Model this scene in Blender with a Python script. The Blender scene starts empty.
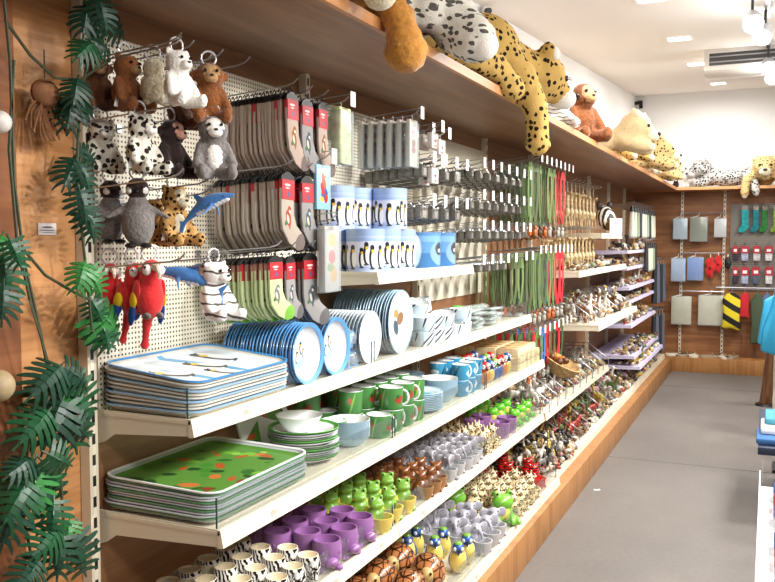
import bpy, bmesh, math, random
from mathutils import Vector, Matrix, Euler, noise
SC = bpy.context.scene
COL = SC.collection
R = random.Random(7)
PI = math.pi
def rad(a): return a*PI/180

# ---------------------------------------------------------------- camera
EYE = Vector((0, 0, 1.49)); F = 850.0
CAMR = Euler((rad(90-3.43), 0, rad(24.14)), 'XYZ').to_matrix()
cd = bpy.data.cameras.new('camera'); cd.sensor_width = 36; cd.lens = F/775*36; cd.clip_start = .05
cam = bpy.data.objects.new('camera', cd); COL.objects.link(cam)
cam.location = EYE; cam.rotation_euler = Euler((rad(90-3.43), 0, rad(24.14)), 'XYZ')
SC.camera = cam
def ray(px, py): return CAMR @ Vector(((px-387.5)/F, (291-py)/F, -1))
def atx(px, py, X):
    d = ray(px, py); return EYE + d*((X-EYE.x)/d.x)
def aty(px, py, Y):
    d = ray(px, py); return EYE + d*((Y-EYE.y)/d.y)
def atz(px, py, Z):
    d = ray(px, py); return EYE + d*((Z-EYE.z)/d.z)

# ---------------------------------------------------------------- materials
def hx(h):
    h = h.lstrip('#'); c = [int(h[i:i+2], 16)/255 for i in (0, 2, 4)]
    return tuple((v/12.92 if v <= .04045 else ((v+.055)/1.055)**2.4) for v in c)+(1,)
MATS = {}
TMP = bpy.data.scenes.new('workbench')      # small scene for applying modifiers, removed at the end
class N:
    def __init__(s, name):
        s.m = bpy.data.materials.new(name); s.m.use_nodes = True
        s.t = s.m.node_tree; s.b = s.t.nodes['Principled BSDF']
    def n(s, typ, **kw):
        x = s.t.nodes.new(typ)
        for k, v in kw.items():
            if k in x.inputs: x.inputs[k].default_value = v
            else: setattr(x, k, v)
        return x
    def l(s, a, b): s.t.links.new(a, b)
    def obj(s, scale=(1, 1, 1), rot=(0, 0, 0)):
        tc = s.n('ShaderNodeTexCoord'); mp = s.n('ShaderNodeMapping')
        mp.inputs['Scale'].default_value = scale; mp.inputs['Rotation'].default_value = rot
        s.l(tc.outputs['Object'], mp.inputs[0]); return mp.outputs[0]
    def ramp(s, fac, stops, interp='LINEAR'):
        r = s.n('ShaderNodeValToRGB'); r.color_ramp.interpolation = interp
        e = r.color_ramp.elements
        while len(e) < len(stops): e.new(.5)
        for i, (p, c) in enumerate(stops):
            e[i].position = p; e[i].color = hx(c) if isinstance(c, str) else c
        s.l(fac, r.inputs[0]); return r.outputs[0]
    def math(s, op, a, b=None):
        x = s.n('ShaderNodeMath', operation=op)
        for i, v in enumerate((a, b)):
            if v is None: continue
            if isinstance(v, (int, float)): x.inputs[i].default_value = v
            else: s.l(v, x.inputs[i])
        return x.outputs[0]
    def bump(s, h, st=.3, d=.01):
        x = s.n('ShaderNodeBump', Strength=st, Distance=d)
        s.l(h, x.inputs['Height']); s.l(x.outputs[0], s.b.inputs['Normal'])
def mat(name, col='#888888', rough=.5, metal=0, spec=.5, emit=0, coat=0, bump=0, bscale=80, trans=0, sheen=0, var=0, alpha=1):
    if name in MATS: return MATS[name]
    k = N(name); b = k.b
    b.inputs['Base Color'].default_value = hx(col); b.inputs['Roughness'].default_value = rough
    b.inputs['Metallic'].default_value = metal; b.inputs['Specular IOR Level'].default_value = spec
    b.inputs['Coat Weight'].default_value = coat; b.inputs['Sheen Weight'].default_value = sheen
    b.inputs['Transmission Weight'].default_value = trans; b.inputs['Alpha'].default_value = alpha
    if emit: b.inputs['Emission Color'].default_value = hx(col); b.inputs['Emission Strength'].default_value = emit
    if bump or var:
        tx = k.n('ShaderNodeTexNoise', Scale=bscale, Detail=3.0); k.l(k.obj(), tx.inputs['Vector'])
        if bump: k.bump(tx.outputs['Fac'], bump, .004)
        if var:
            c = hx(col); lo = tuple(v*(1-var) for v in c[:3])+(1,); hi = tuple(min(1, v*(1+var)) for v in c[:3])+(1,)
            k.l(k.ramp(tx.outputs['Fac'], [(.3, lo), (.7, hi)]), b.inputs['Base Color'])
    MATS[name] = k.m; return k.m
def fur(name, col, var=.25, scale=60):
    return mat(name, col, rough=.9, spec=.15, sheen=.25, bump=.8, bscale=scale*3, var=var)
def spotted(name, base, spot, scale=30, th=.34, ring=False, stretch=(1, 1, 1), size=.35):
    if name in MATS: return MATS[name]
    k = N(name); k.b.inputs['Roughness'].default_value = .9; k.b.inputs['Specular IOR Level'].default_value = .15
    v = k.n('ShaderNodeTexVoronoi', Scale=scale, Randomness=.75); ob = k.obj(stretch)
    nz = k.n('ShaderNodeTexNoise', Scale=scale*2.0); k.l(ob, nz.inputs['Vector'])
    mx = k.n('ShaderNodeMixRGB', Fac=.03*12/scale, blend_type='ADD'); k.l(ob, mx.inputs[1]); k.l(nz.outputs['Color'], mx.inputs[2])
    k.l(mx.outputs[0], v.inputs['Vector'])
    if ring: st = [(0, base), (th*.45, spot), (th*.9, base)]
    else: st = [(0, spot), (th, base)]
    k.l(k.ramp(v.outputs['Distance'], st, 'CONSTANT'), k.b.inputs['Base Color'])
    n2 = k.n('ShaderNodeTexNoise', Scale=180.0); k.l(k.obj(), n2.inputs['Vector']); k.bump(n2.outputs['Fac'], .7, .004)
    MATS[name] = k.m; return k.m
def striped(name, base, stripe, scale=12, dist=6, width=.5, rot=(0, 0, 0), rough=.9):
    if name in MATS: return MATS[name]
    k = N(name); k.b.inputs['Roughness'].default_value = rough
    w = k.n('ShaderNodeTexWave', Scale=scale, Distortion=dist, Detail=2.0); w.inputs['Detail Scale'].default_value = 1.2
    k.l(k.obj((1, 1, 1), rot), w.inputs['Vector'])
    k.l(k.ramp(w.outputs['Fac'], [(0, stripe), (width, base)], 'CONSTANT'), k.b.inputs['Base Color'])
    MATS[name] = k.m; return k.m
def wood(name, a, b, c, axis=1, scale=1.0, rough=.45, spec=.4):
    if name in MATS: return MATS[name]
    k = N(name); k.b.inputs['Roughness'].default_value = rough; k.b.inputs['Specular IOR Level'].default_value = spec
    st = [7, 7, 7]; st[axis] = .55
    ob = k.obj(tuple(s*scale for s in st))
    n1 = k.n('ShaderNodeTexNoise', Scale=1.0, Detail=6.0, Distortion=.8); k.l(ob, n1.inputs['Vector'])
    n2 = k.n('ShaderNodeTexNoise', Scale=9.0, Detail=2.0); k.l(ob, n2.inputs['Vector'])
    f = k.math('ADD', k.math('MULTIPLY', n1.outputs['Fac'], .8), k.math('MULTIPLY', n2.outputs['Fac'], .2))
    k.l(k.ramp(f, [(.25, b), (.42, a), (.5, c), (.56, a), (.75, b)]), k.b.inputs['Base Color'])
    k.bump(n2.outputs['Fac'], .08, .003)
    MATS[name] = k.m; return k.m
def clear(name, tint='#f4f8f8', fac=.12, rough=.05):
    if name in MATS: return MATS[name]
    k = N(name); t = k.n('ShaderNodeBsdfTransparent'); t.inputs[0].default_value = hx(tint)
    g = k.n('ShaderNodeBsdfGlossy'); g.inputs['Roughness'].default_value = rough
    fr = k.n('ShaderNodeFresnel', IOR=1.45); ad = k.math('ADD', k.math('MULTIPLY', fr.outputs[0], .3), fac*.2)
    m = k.n('ShaderNodeMixShader'); k.l(ad, m.inputs[0]); k.l(t.outputs[0], m.inputs[1]); k.l(g.outputs[0], m.inputs[2])
    d = k.n('ShaderNodeBsdfDiffuse'); d.inputs[0].default_value = hx('#e8eef0')
    m2 = k.n('ShaderNodeMixShader'); m2.inputs[0].default_value = fac*.5; k.l(m.outputs[0], m2.inputs[1]); k.l(d.outputs[0], m2.inputs[2])
    k.l(m2.outputs[0], k.t.nodes['Material Output'].inputs[0]); MATS[name] = k.m; return k.m

# ---------------------------------------------------------------- mesh kit
class MB:
    def __init__(s): s.bm = bmesh.new(); s.mi = 0
    def _set(s, vs):
        fs = set()
        for v in vs: fs.update(v.link_faces)
        for f in fs: f.material_index = s.mi
        return s
    def box(s, lo, hi, rz=0, M=None):
        lo = Vector(lo); hi = Vector(hi); c = (lo+hi)/2; d = hi-lo
        m = Matrix.Translation(c) @ Matrix.Rotation(rz, 4, 'Z') @ Matrix.Diagonal((*d, 1))
        if M: m = M @ m
        return s._set(bmesh.ops.create_cube(s.bm, size=1, matrix=m)['verts'])
    def ball(s, c, r, rot=None, seg=12, M=None):
        if isinstance(r, (int, float)): r = (r, r, r)
        m = Matrix.Translation(Vector(c)) @ (Euler(rot).to_matrix().to_4x4() if rot else Matrix()) @ Matrix.Diagonal((*r, 1))
        if M: m = M @ m
        return s._set(bmesh.ops.create_uvsphere(s.bm, u_segments=seg, v_segments=max(4, seg*2//3), radius=1, matrix=m)['verts'])
    def cone(s, a, b, r0, r1=None, seg=12, caps=True):
        a = Vector(a); b = Vector(b); r1 = r0 if r1 is None else r1; d = b-a
        q = d.to_track_quat('Z', 'Y').to_matrix().to_4x4()
        m = Matrix.Translation((a+b)/2) @ q
        return s._set(bmesh.ops.create_cone(s.bm, cap_ends=caps, segments=seg, radius1=r0, radius2=r1, depth=d.length, matrix=m)['verts'])
    def limb(s, a, b, r0, r1=None, seg=10):      # rounded capsule
        r1 = r0 if r1 is None else r1
        s.cone(a, b, r0, r1, seg); s.ball(a, r0, seg=seg); s.ball(b, r1, seg=seg); return s
    def tube(s, pts, r, seg=6, taper=None):
        pts = [Vector(p) for p in pts]; rings = []; n = len(pts)
        up = Vector((0, 0, 1))
        for i, p in enumerate(pts):
            d = (pts[min(i+1, n-1)]-pts[max(i-1, 0)]).normalized()
            if abs(d.dot(up)) > .95: u = Vector((1, 0, 0))
            else: u = up
            a = d.cross(u).normalized(); b = a.cross(d).normalized()
            rr = r if taper is None else r+(taper-r)*i/(n-1)
            rings.append([s.bm.verts.new(p+(a*math.cos(t)+b*math.sin(t))*rr) for t in [2*PI*k/seg for k in range(seg)]])
        for i in range(n-1):
            for k in range(seg):
                f = s.bm.faces.new((rings[i][k], rings[i][(k+1) % seg], rings[i+1][(k+1) % seg], rings[i+1][k])); f.material_index = s.mi
        for rg in (rings[0], rings[-1][::-1]):
            try: f = s.bm.faces.new(rg[::-1]); f.material_index = s.mi
            except ValueError: pass
        return s
    def lathe(s, prof, c=(0, 0, 0), seg=24, M=None, sx=1, sy=1):
        c = Vector(c); rings = []
        for (r, z) in prof:
            if r < 1e-5: ring = [s.bm.verts.new(c+Vector((0, 0, z)))]
            else: ring = [s.bm.verts.new(c+Vector((r*sx*math.cos(2*PI*k/seg), r*sy*math.sin(2*PI*k/seg), z))) for k in range(seg)]
            rings.append(ring)
        vs = [v for rg in rings for v in rg]
        for A, B_ in zip(rings, rings[1:]):
            for k in range(seg):
                q = (A[k % len(A)], A[(k+1) % len(A)], B_[(k+1) % len(B_)], B_[k % len(B_)])
                u = []
                for v in q:
                    if v not in u: u.append(v)
                if len(u) > 2:
                    f = s.bm.faces.new(u); f.material_index = s.mi
        if M:
            for v in vs: v.co = M @ v.co
        return s
    def prism(s, pts, lo, hi, axis=2, M=None):     # outline extruded along an axis
        def mk(p, h):
            q = [p[0], p[1]]; q.insert(axis, h); return Vector(q)
        a = [s.bm.verts.new(mk(p, lo)) for p in pts]; b = [s.bm.verts.new(mk(p, hi)) for p in pts]; n = len(pts)
        fs = [s.bm.faces.new(a[::-1]), s.bm.faces.new(b)]
        for i in range(n): fs.append(s.bm.faces.new((a[i], a[(i+1) % n], b[(i+1) % n], b[i])))
        for f in fs: f.material_index = s.mi
        if M:
            for v in a+b: v.co = M @ v.co
        return s
    def quad(s, *p):
        f = s.bm.faces.new([s.bm.verts.new(Vector(q)) for q in p]); f.material_index = s.mi; return s
    def xf(s, M):
        bmesh.ops.transform(s.bm, matrix=M, verts=s.bm.verts); return s
    def done(s, name, mats, parent=None, smooth=True, loc=None, bevel=0, sharp=35, remesh=0, rough=0):
        bm = s.bm; bmesh.ops.recalc_face_normals(bm, faces=bm.faces)
        me = bpy.data.meshes.new(name); bm.to_mesh(me); bm.free()
        o = bpy.data.objects.new(name, me); COL.objects.link(o)
        if remesh or bevel:
            if bevel:
                m = o.modifiers.new('b', 'BEVEL'); m.width = bevel; m.segments = 2; m.limit_method = 'ANGLE'
            if remesh:
                m = o.modifiers.new('r', 'REMESH'); m.mode = 'VOXEL'; m.voxel_size = remesh; m.use_smooth_shade = True
                m = o.modifiers.new('s', 'SMOOTH'); m.factor = .5; m.iterations = 4
            COL.objects.unlink(o); TMP.collection.objects.link(o)
            vl = TMP.view_layers[0]; vl.update(); dg = vl.depsgraph
            m2 = bpy.data.meshes.new_from_object(o.evaluated_get(dg)); TMP.collection.objects.unlink(o); COL.objects.link(o); o.modifiers.clear(); o.data = m2; bpy.data.meshes.remove(me); me = m2; me.name = name
        if rough:
            for v in me.vertices:
                v.co += v.normal*rough*(noise.noise(v.co*(.22/rough))+.5*noise.noise(v.co*(.6/rough)))
        if not isinstance(mats, (list, tuple)): mats = [mats]
        me.materials.clear()
        for m in mats: me.materials.append(m)
        if smooth:
            me.shade_smooth() if hasattr(me, 'shade_smooth') else None
            if not remesh:
                me.set_sharp_from_angle(angle=rad(sharp))
        if parent: o.parent = parent
        if loc is not None: o.location = loc
        return o
def empty(name, label=None, cat=None, loc=(0, 0, 0), rz=0, group=None, rot=None, sc=None):
    o = bpy.data.objects.new(name, None); COL.objects.link(o); o.empty_display_size = .05
    o.location = loc; o.rotation_euler = rot if rot else (0, 0, rz)
    if sc: o.scale = (sc, sc, sc)
    return tag(o, label, cat, group)
def tag(o, label=None, cat=None, group=None, kind=None):
    if label: o['label'] = label
    if cat: o['category'] = cat
    if group: o['group'] = group
    if kind: o['kind'] = kind
    return o
KIDS = {}
def copy_tree(o, parent=None):
    c = o.copy(); COL.objects.link(c)
    if parent: c.parent = parent
    for ch in o.children: copy_tree(ch, c)
    return c
PROTOS = []
class Proto:
    """first use moves the thing itself, later uses copy it"""
    def __init__(s, o): s.o = o; s.used = False; PROTOS.append(s)
    def put(s, loc, rz=0, label=None, group=None, rot=None, sc=None, mats=None, cat=None, name=None):
        if s.used:
            o = s.o.copy(); COL.objects.link(o)
            for ch in s.kids: copy_tree(ch, o)
        else: o = s.o; s.used = True; s.kids = list(o.children)
        o.location = loc; o.rotation_euler = rot if rot else (0, 0, rz)
        if sc: o.scale = (sc, sc, sc) if isinstance(sc, (int, float)) else sc
        if name: o.name = name
        return tag(o, label, cat, group)
ORD = ['', 'first', 'second', 'third', 'fourth', 'fifth', 'sixth', 'seventh', 'eighth', 'ninth', 'tenth', 'eleventh', 'twelfth', 'thirteenth', 'fourteenth',
       'fifteenth', 'sixteenth', 'seventeenth', 'eighteenth', 'nineteenth', 'twentieth'] + ['twenty-'+w for w in
       ('first', 'second', 'third', 'fourth', 'fifth', 'sixth', 'seventh', 'eighth', 'ninth')] + ['thirtieth']
def od(i): return ORD[i] if i < len(ORD) else ORD[30]
def struct(name, mb, m, **kw):
    o = mb.done(name, m, **kw); o['kind'] = 'structure'; return o
# ---------------------------------------------------------------- palette
CREAM = mat('cream_metal', '#ddd3bd', .42, spec=.4)
WHITEW = mat('white_paint', '#e6e6e4', .8, spec=.2, bump=.05, bscale=40)
WOODB = wood('brown_wood', '#8b6242', '#765033', '#986e4c')
WOODL = wood('warm_wood', '#b98250', '#84532c', '#c99361', axis=1, scale=1.3)
WOODE = wood('edge_wood', '#b8804f', '#a06c40', '#c48e5c', axis=1)
WOODV = wood('plinth_wood', '#9a6a3c', '#85592f', '#ab7a48', axis=2, scale=1.6)
STEEL = mat('steel_wire', '#b8bbc0', .28, metal=.9)
DARK = mat('black_plastic', '#131313', .45)
WHITE = mat('white_plastic', '#f0f0ee', .4)
PAPER = mat('white_paper', '#f4f3f0', .7)
CLEAR = clear('clear_acrylic', '#fbfdfd', .03, .02)
CELLO = clear('cellophane', fac=.45, rough=.18)
GEDGE = mat('acrylic_edge', '#2f4a46', .2)
k = N('price_print'); tc = k.n('ShaderNodeTexCoord'); sp = k.n('ShaderNodeSeparateXYZ'); k.l(tc.outputs['Object'], sp.inputs[0])
k.l(k.ramp(k.math('FRACT', k.math('MULTIPLY', sp.outputs[2], 1/.0045)), [(0, '#857f74'), (.45, '#d3c9b3')], 'CONSTANT'), k.b.inputs['Base Color'])
LABELM = k.m
WX = -1.464        # plane of the shelving's back
AX, BX, DX = -1.176, -1.10, -1.009
ZA, ZB, ZC, ZD, ZP = 1.043, .799, .502, .161, 1.342   # bottoms of the fascias
FH = .042          # fascia height
def ceil_z(y): return 2.76+.069*(y-4.27)
# floor
k = N('polished_concrete'); k.b.inputs['Roughness'].default_value = .55
n1 = k.n('ShaderNodeTexNoise', Scale=.9, Detail=8.0, Roughness=.6); k.l(k.obj((1, .6, 1)), n1.inputs['Vector'])
n2 = k.n('ShaderNodeTexNoise', Scale=40.0, Detail=4.0); k.l(k.obj(), n2.inputs['Vector'])
f = k.math('ADD', k.math('MULTIPLY', n1.outputs['Fac'], .75), k.math('MULTIPLY', n2.outputs['Fac'], .25))
k.l(k.ramp(f, [(.3, '#5a5551'), (.5, '#6b6560'), (.7, '#78716b')]), k.b.inputs['Base Color']); k.bump(n2.outputs['Fac'], .1, .002)
FLOORM = k.m
fl = struct('floor', MB().box((-1.6, -2.5, -.1), (3.2, 10.6, 0)), FLOORM)
j = MB()
for y in (3.2, 5.9, 9.05): j.box((-.975, y-.004, -.001), (3.0, y+.004, .0012))
struct('trim_1', j, mat('slab_joint', '#5c5853', .8))
# ceiling (rises gently towards the far wall)
y0, y1 = -2.5, 10.6
c = MB().prism([(y0, ceil_z(y0)), (y1, ceil_z(y1)), (y1, ceil_z(y1)+.1), (y0, ceil_z(y0)+.1)], -1.6, 3.2, axis=0)
struct('ceiling', c, mat('ceiling_white', '#efebe4', .9, spec=.1))
struct('wall_left', MB().box((-1.6, -2.5, 0), (-1.485, 10.6, 3.3)), WHITEW)
struct('wall_back', MB().box((-1.485, 10.52, 0), (3.2, 10.64, 3.3)), WHITEW)
struct('wall_right', MB().box((3.1, -2.5, 0), (3.2, 10.52, 3.3)), WHITEW)
struct('wall_front', MB().box((-1.485, -2.6, 0), (3.1, -2.5, 3.3)), WHITEW)
# wood cladding to the left of the shelving, and the deeper pier at the picture's left edge
struct('wall_cladding', MB().box((-1.485, 1.20, 0), (WX-.002, 1.52, 2.05)), WOODL)
struct('wall_pier', MB().box((-1.485, -.6, 0), (-1.42, 1.30, 2.6), ), wood('pier_wood', '#7a4a2c', '#5e3720', '#8a5836', axis=1), bevel=.004)
struct('wall_backing', MB().box((-1.485, 1.521, .0), (WX-.001, 10.52, 2.05)), WOODB)
struct('wall_backing_far', MB().box((WX, 10.485, 0), (3.1, 10.52, 2.05)), wood('far_wood', '#8c5d3a', '#704629', '#a07048', axis=0))
# top shelf, its front edge band, plinths
ts = struct('trim_2', MB().prism([(WX, -.6), (-.978, -.6), (-.978, 10.12), (WX, 10.12)], 2.05, 2.08), wood('overshelf_wood', '#846046', '#6d4c36', '#936c50', axis=1))
struct('trim_3', MB().box((-.978, -.6, 2.05), (-.962, 10.12, 2.082)), WOODE)
struct('trim_4', MB().box((WX, 10.12, 2.05), (3.1, 10.485, 2.08)), wood('far_shelf_wood', '#b57a44', '#96602f', '#c98f55', axis=0))
struct('trim_5', MB().box((-.978, 10.10, 2.05), (3.1, 10.12, 2.082)), wood('far_edge_wood', '#d09a66', '#b98250', '#dcab78', axis=0))
struct('trim_6', MB().box((WX, 1.0, 0), (-.977, 10.1, .161)), WOODV, bevel=.003)
struct('trim_7', MB().box((-1.464, 10.1, 0), (2.4, 10.485, .161)), WOODV, bevel=.003)
# pegboard panels: holes are a pattern of dots in the board
k = N('pegboard'); k.b.inputs['Roughness'].default_value = .5
tc = k.n('ShaderNodeTexCoord'); sp = k.n('ShaderNodeSeparateXYZ'); k.l(tc.outputs['Object'], sp.inputs[0])
def cell(o): return k.math('SUBTRACT', k.math('FRACT', k.math('MULTIPLY', o, 1/.0125)), .5)
a = cell(sp.outputs[1]); b = cell(sp.outputs[2])
d = k.math('SQRT', k.math('ADD', k.math('MULTIPLY', a, a), k.math('MULTIPLY', b, b)))
k.l(k.ramp(d, [(0, '#2e261c'), (.24, '#e2dac6')], 'CONSTANT'), k.b.inputs['Base Color'])
PEG = k.m; PEGP = mat('pegboard_plain', '#dcd4c0', .5)
BY = [1.547+i for i in range(10)]
def board(n, y0, y1, z0, z1, m): return struct(n, MB().box((WX, y0, z0), (WX+.006, y1, z1)), m)
board('wall_pegboard', 1.56, 2.535, ZA+.035, 1.98, PEG)
board('wall_pegboard_middle', 2.56, 3.535, 1.36, 1.98, PEG)
board('wall_panel', 3.56, 4.535, 1.2, 1.98, PEGP)
board('wall_slatted_panel', 2.2, 3.535, ZC+.04, ZB-.01, striped('slat_stripes', '#d8cdb8', '#8d8272', scale=30, dist=0, rot=(0, 0, PI/2)))
# slotted uprights
slot = mat('slot_black', '#1a1714', .8)
pu = empty('slotted_upright')
MB().box((0, -.014, 0), (.028, .014, 1.9)).done('post', CREAM, pu, smooth=False)
k = N('slotted_face'); k.b.inputs['Roughness'].default_value = .5
tc = k.n('ShaderNodeTexCoord'); sp = k.n('ShaderNodeSeparateXYZ'); k.l(tc.outputs['Object'], sp.inputs[0])
k.l(k.ramp(k.math('FRACT', k.math('MULTIPLY', sp.outputs[2], 1/.05)), [(0, '#1a1714'), (.5, '#e9e0cc')], 'CONSTANT'), k.b.inputs['Base Color'])
MB().box((.0275, -.005, .03), (.0286, .005, 1.88)).done('slot_strip', k.m, pu, smooth=False)
PU = Proto(pu)
for i in range(9):
    PU.put((WX, 1.547+i-(.03 if i == 0 else 0), .161), 0, ['cream slotted upright post at the near end of the shelving beside the wood cladding', 'cream slotted upright post between the first and second bays'][i] if i < 2
           else 'cream slotted upright post on the %s bay line down the aisle' % od(i+1), 'slotted uprights of the wall shelving', cat='upright')
for i, X in enumerate((-.93, -.47)):
    PU.put((X, 10.485, .161), -PI/2, 'cream slotted upright on the far wall, %s of the pair' % ('left' if i == 0 else 'right'), 'slotted uprights of the far wall', cat='upright')
# ---------------------------------------------------------------- shelves
def shelf(y0, y1, x1, z, label, x0=WX+.03, guard=.07, group='cream metal wall shelves', near=True, fh=FH, m=None, tilt=0):
    m = m or CREAM
    e = empty('metal_shelf', label, 'shelf', (x0, y0, z), 0, group)
    L = y1-y0; W = x1-x0
    MB().box((0, .002, fh-.012), (W-.006, L-.002, fh-.004)).done('tray', m, e, smooth=False)
    MB().prism([(W-.012, fh), (W-.004, fh), (W+.004, .002), (W-.002, 0), (W-.012, 0)], .002, L-.002, axis=1).done('fascia', m, e, smooth=False)
    for yy in (.004, L-.007):
        MB().prism([(-.028, fh+.002), (W-.012, fh), (W-.004, fh-.002), (W+.002, .004), (W-.02, .002), (.03, -.012), (.0, -.032), (-.028, -.042)], yy, yy+.003, axis=1).done('bracket', m, e, smooth=False)
    if guard:
        g = MB().box((W-.02, .01, fh-.003), (W-.0175, L-.01, fh+guard)).done('front_guard', CLEAR, e, smooth=False)
        for yy in (.008, L-.012): MB().box((W-.0205, yy, fh-.003), (W-.017, yy+.0025, fh+guard)).done('guard_edge', GEDGE, g, smooth=False)
    for q in (.22, .55, .86):
        if L > .6:
            t = MB().box((-.012, -.0003, 0), (.012, 0, .012))
            t.xf(Matrix.Translation((W+.0022, q*L, fh*.34)) @ Matrix.Rotation(rad(-11), 4, 'Y') @ Matrix.Rotation(PI/2, 4, 'Z')).done('price_label', LABELM, e, smooth=False)
    return e
BAY = ['nearest bay', 'second bay', 'third bay', 'fourth bay', 'fifth bay', 'sixth bay']
for i in range(3):
    shelf(BY[i], BY[i+1], AX, ZA, 'cream metal shelf at hip height carrying %s' % ['the penguin trays and blue bowls', 'plates and orca cups', 'clear tissue packs'][i])
    shelf(BY[i], BY[i+1], BX, ZB, 'cream metal shelf carrying %s' % ['the green trays and mugs', 'blue dishes and parrot figures', 'the printed wooden boxes'][i])
    shelf(BY[i], BY[i+1], BX, ZC, 'cream metal shelf of egg cups with %s' % ['zebra and purple cups', 'grey elephants and green frogs', 'purple mugs and green frogs'][i])
for i in range(-1, 3):
    shelf(BY[0]+i, BY[0]+i+1 if i >= 0 else BY[0], DX, ZD, 'cream base shelf just above the wooden plinth, %s' % ['in the nearest bay below the tortoises', 'second bay with grey elephants', 'third bay with red ladybirds', 'empty stretch before the first bay'][i if i >= 0 else 3])
shelf(BY[1], BY[2], AX, ZP, 'cream metal shelf holding the penguin picture drums', guard=0)
# farther shelves
shelf(3.55+1, 6.547, -1.09, ZC, 'cream shelf with wire dividers running on from the egg cups', guard=0)
shelf(4.547, 10.0, -1.045, ZD, 'long cream base shelf of small toys down the far aisle', guard=0)
shelf(5.547, 7.547, -1.12, 1.245, 'white shelf carrying carved wooden animals below the giraffes', guard=0)
shelf(5.547, 7.3, -.99, .90, 'sloping white tray shelf of rope toys in mid aisle', guard=0)
shelf(6.4, 7.35, -1.13, 1.50, 'small white shelf under the zebra mask', guard=0)
for q, (z, w) in enumerate(((1.37, -1.12), (1.225, -1.12), (1.05, -1.1), (.93, -1.1), (.72, -1.08), (.45, -1.05), (.36, -1.0))):
    shelf(7.6, 9.35, w, z, 'narrow lilac-edged shelf of figurines in the far stack, %s from top' % od(q+1), guard=0, group='narrow far shelves', fh=.028, m=mat('lilac_metal', '#c9c2dc', .4))
# ---------------------------------------------------------------- soft toys
FW = CAMR @ Vector((0, 0, -1))
def depth(p): return (p-EYE).dot(FW)
def px2m(n, p): return n*depth(p)/F
EYEM = mat('bead_eye', '#0c0a09', .12, coat=.5)
NOSEM = mat('dark_nose', '#1d1513', .5)
BRN = fur('brown_fur', '#5c3822'); BRO = fur('ginger_fur', '#85502a'); TAN = fur('tan_fur', '#b08a5e'); CRM = fur('cream_fur', '#d9cdb0')
WHT = fur('white_fur', '#ece8e0', .08); BLK = fur('black_fur', '#2b1d1a'); GRY = fur('grey_fur', '#77716e'); LGR = fur('pale_grey_fur', '#b3aeaa')
PNK = fur('pinkish_felt', '#b98a78'); LION = fur('lion_fur', '#b37c36', .2, 25); ORA = fur('orangutan_fur', '#7c4a2a', .35, 25)
SNOW = spotted('snow_leopard_fur', '#d8d2c4', '#2b2523', 78, .40)
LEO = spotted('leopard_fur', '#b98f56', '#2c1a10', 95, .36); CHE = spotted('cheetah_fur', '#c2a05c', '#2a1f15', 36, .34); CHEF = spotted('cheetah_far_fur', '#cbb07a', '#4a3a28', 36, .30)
SNOWB = spotted('snow_leopard_big_fur', '#b5b3b0', '#3c3a39', 40, .42)
TIGW = spotted('white_tiger_fur', '#d3d0c6', '#55524e', 34, .36, stretch=(1.5, .55, 1.5)); TIGS = striped('white_tiger_small_fur', '#f1eee8', '#5a5450', 16, 4, .12, (0, rad(80), 0))
RED = mat('red_felt', '#cf1d20', .85, sheen=.3, bump=.4, bscale=200); YEL = mat('yellow_felt', '#ecc51c', .85); BLU = mat('blue_felt', '#1e4f9e', .85)
SHK = mat('shark_plush', '#3b74b4', .8, sheen=.3, bump=.4, bscale=200, var=.1); SHW = mat('shark_belly', '#dfe4e8', .85)
RINGM = mat('ring_metal', '#e6e6e8', .3, metal=.4)
def eyes(e, x, y, z, r):
    for s in (-1, 1): MB().ball((x, s*y, z), r, seg=8).done('eye', EYEM, e)
def ring(e, z, s=1.0):
    m = MB(); m.tube([(0, .014*math.cos(t), z+.013+.014*math.sin(t)) for t in [2*PI*k/14 for k in range(15)]], .002); m.done('key_ring', RINGM, e)
def paper_tag(e, loc, w=.02, h=.026, a=.3):
    MB().box((-.0004, -w/2, -h), (.0004, w/2, 0)).xf(Matrix.Translation(loc) @ Matrix.Rotation(a, 4, 'Y')).done('paper_tag', PAPER, e, smooth=False)
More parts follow.
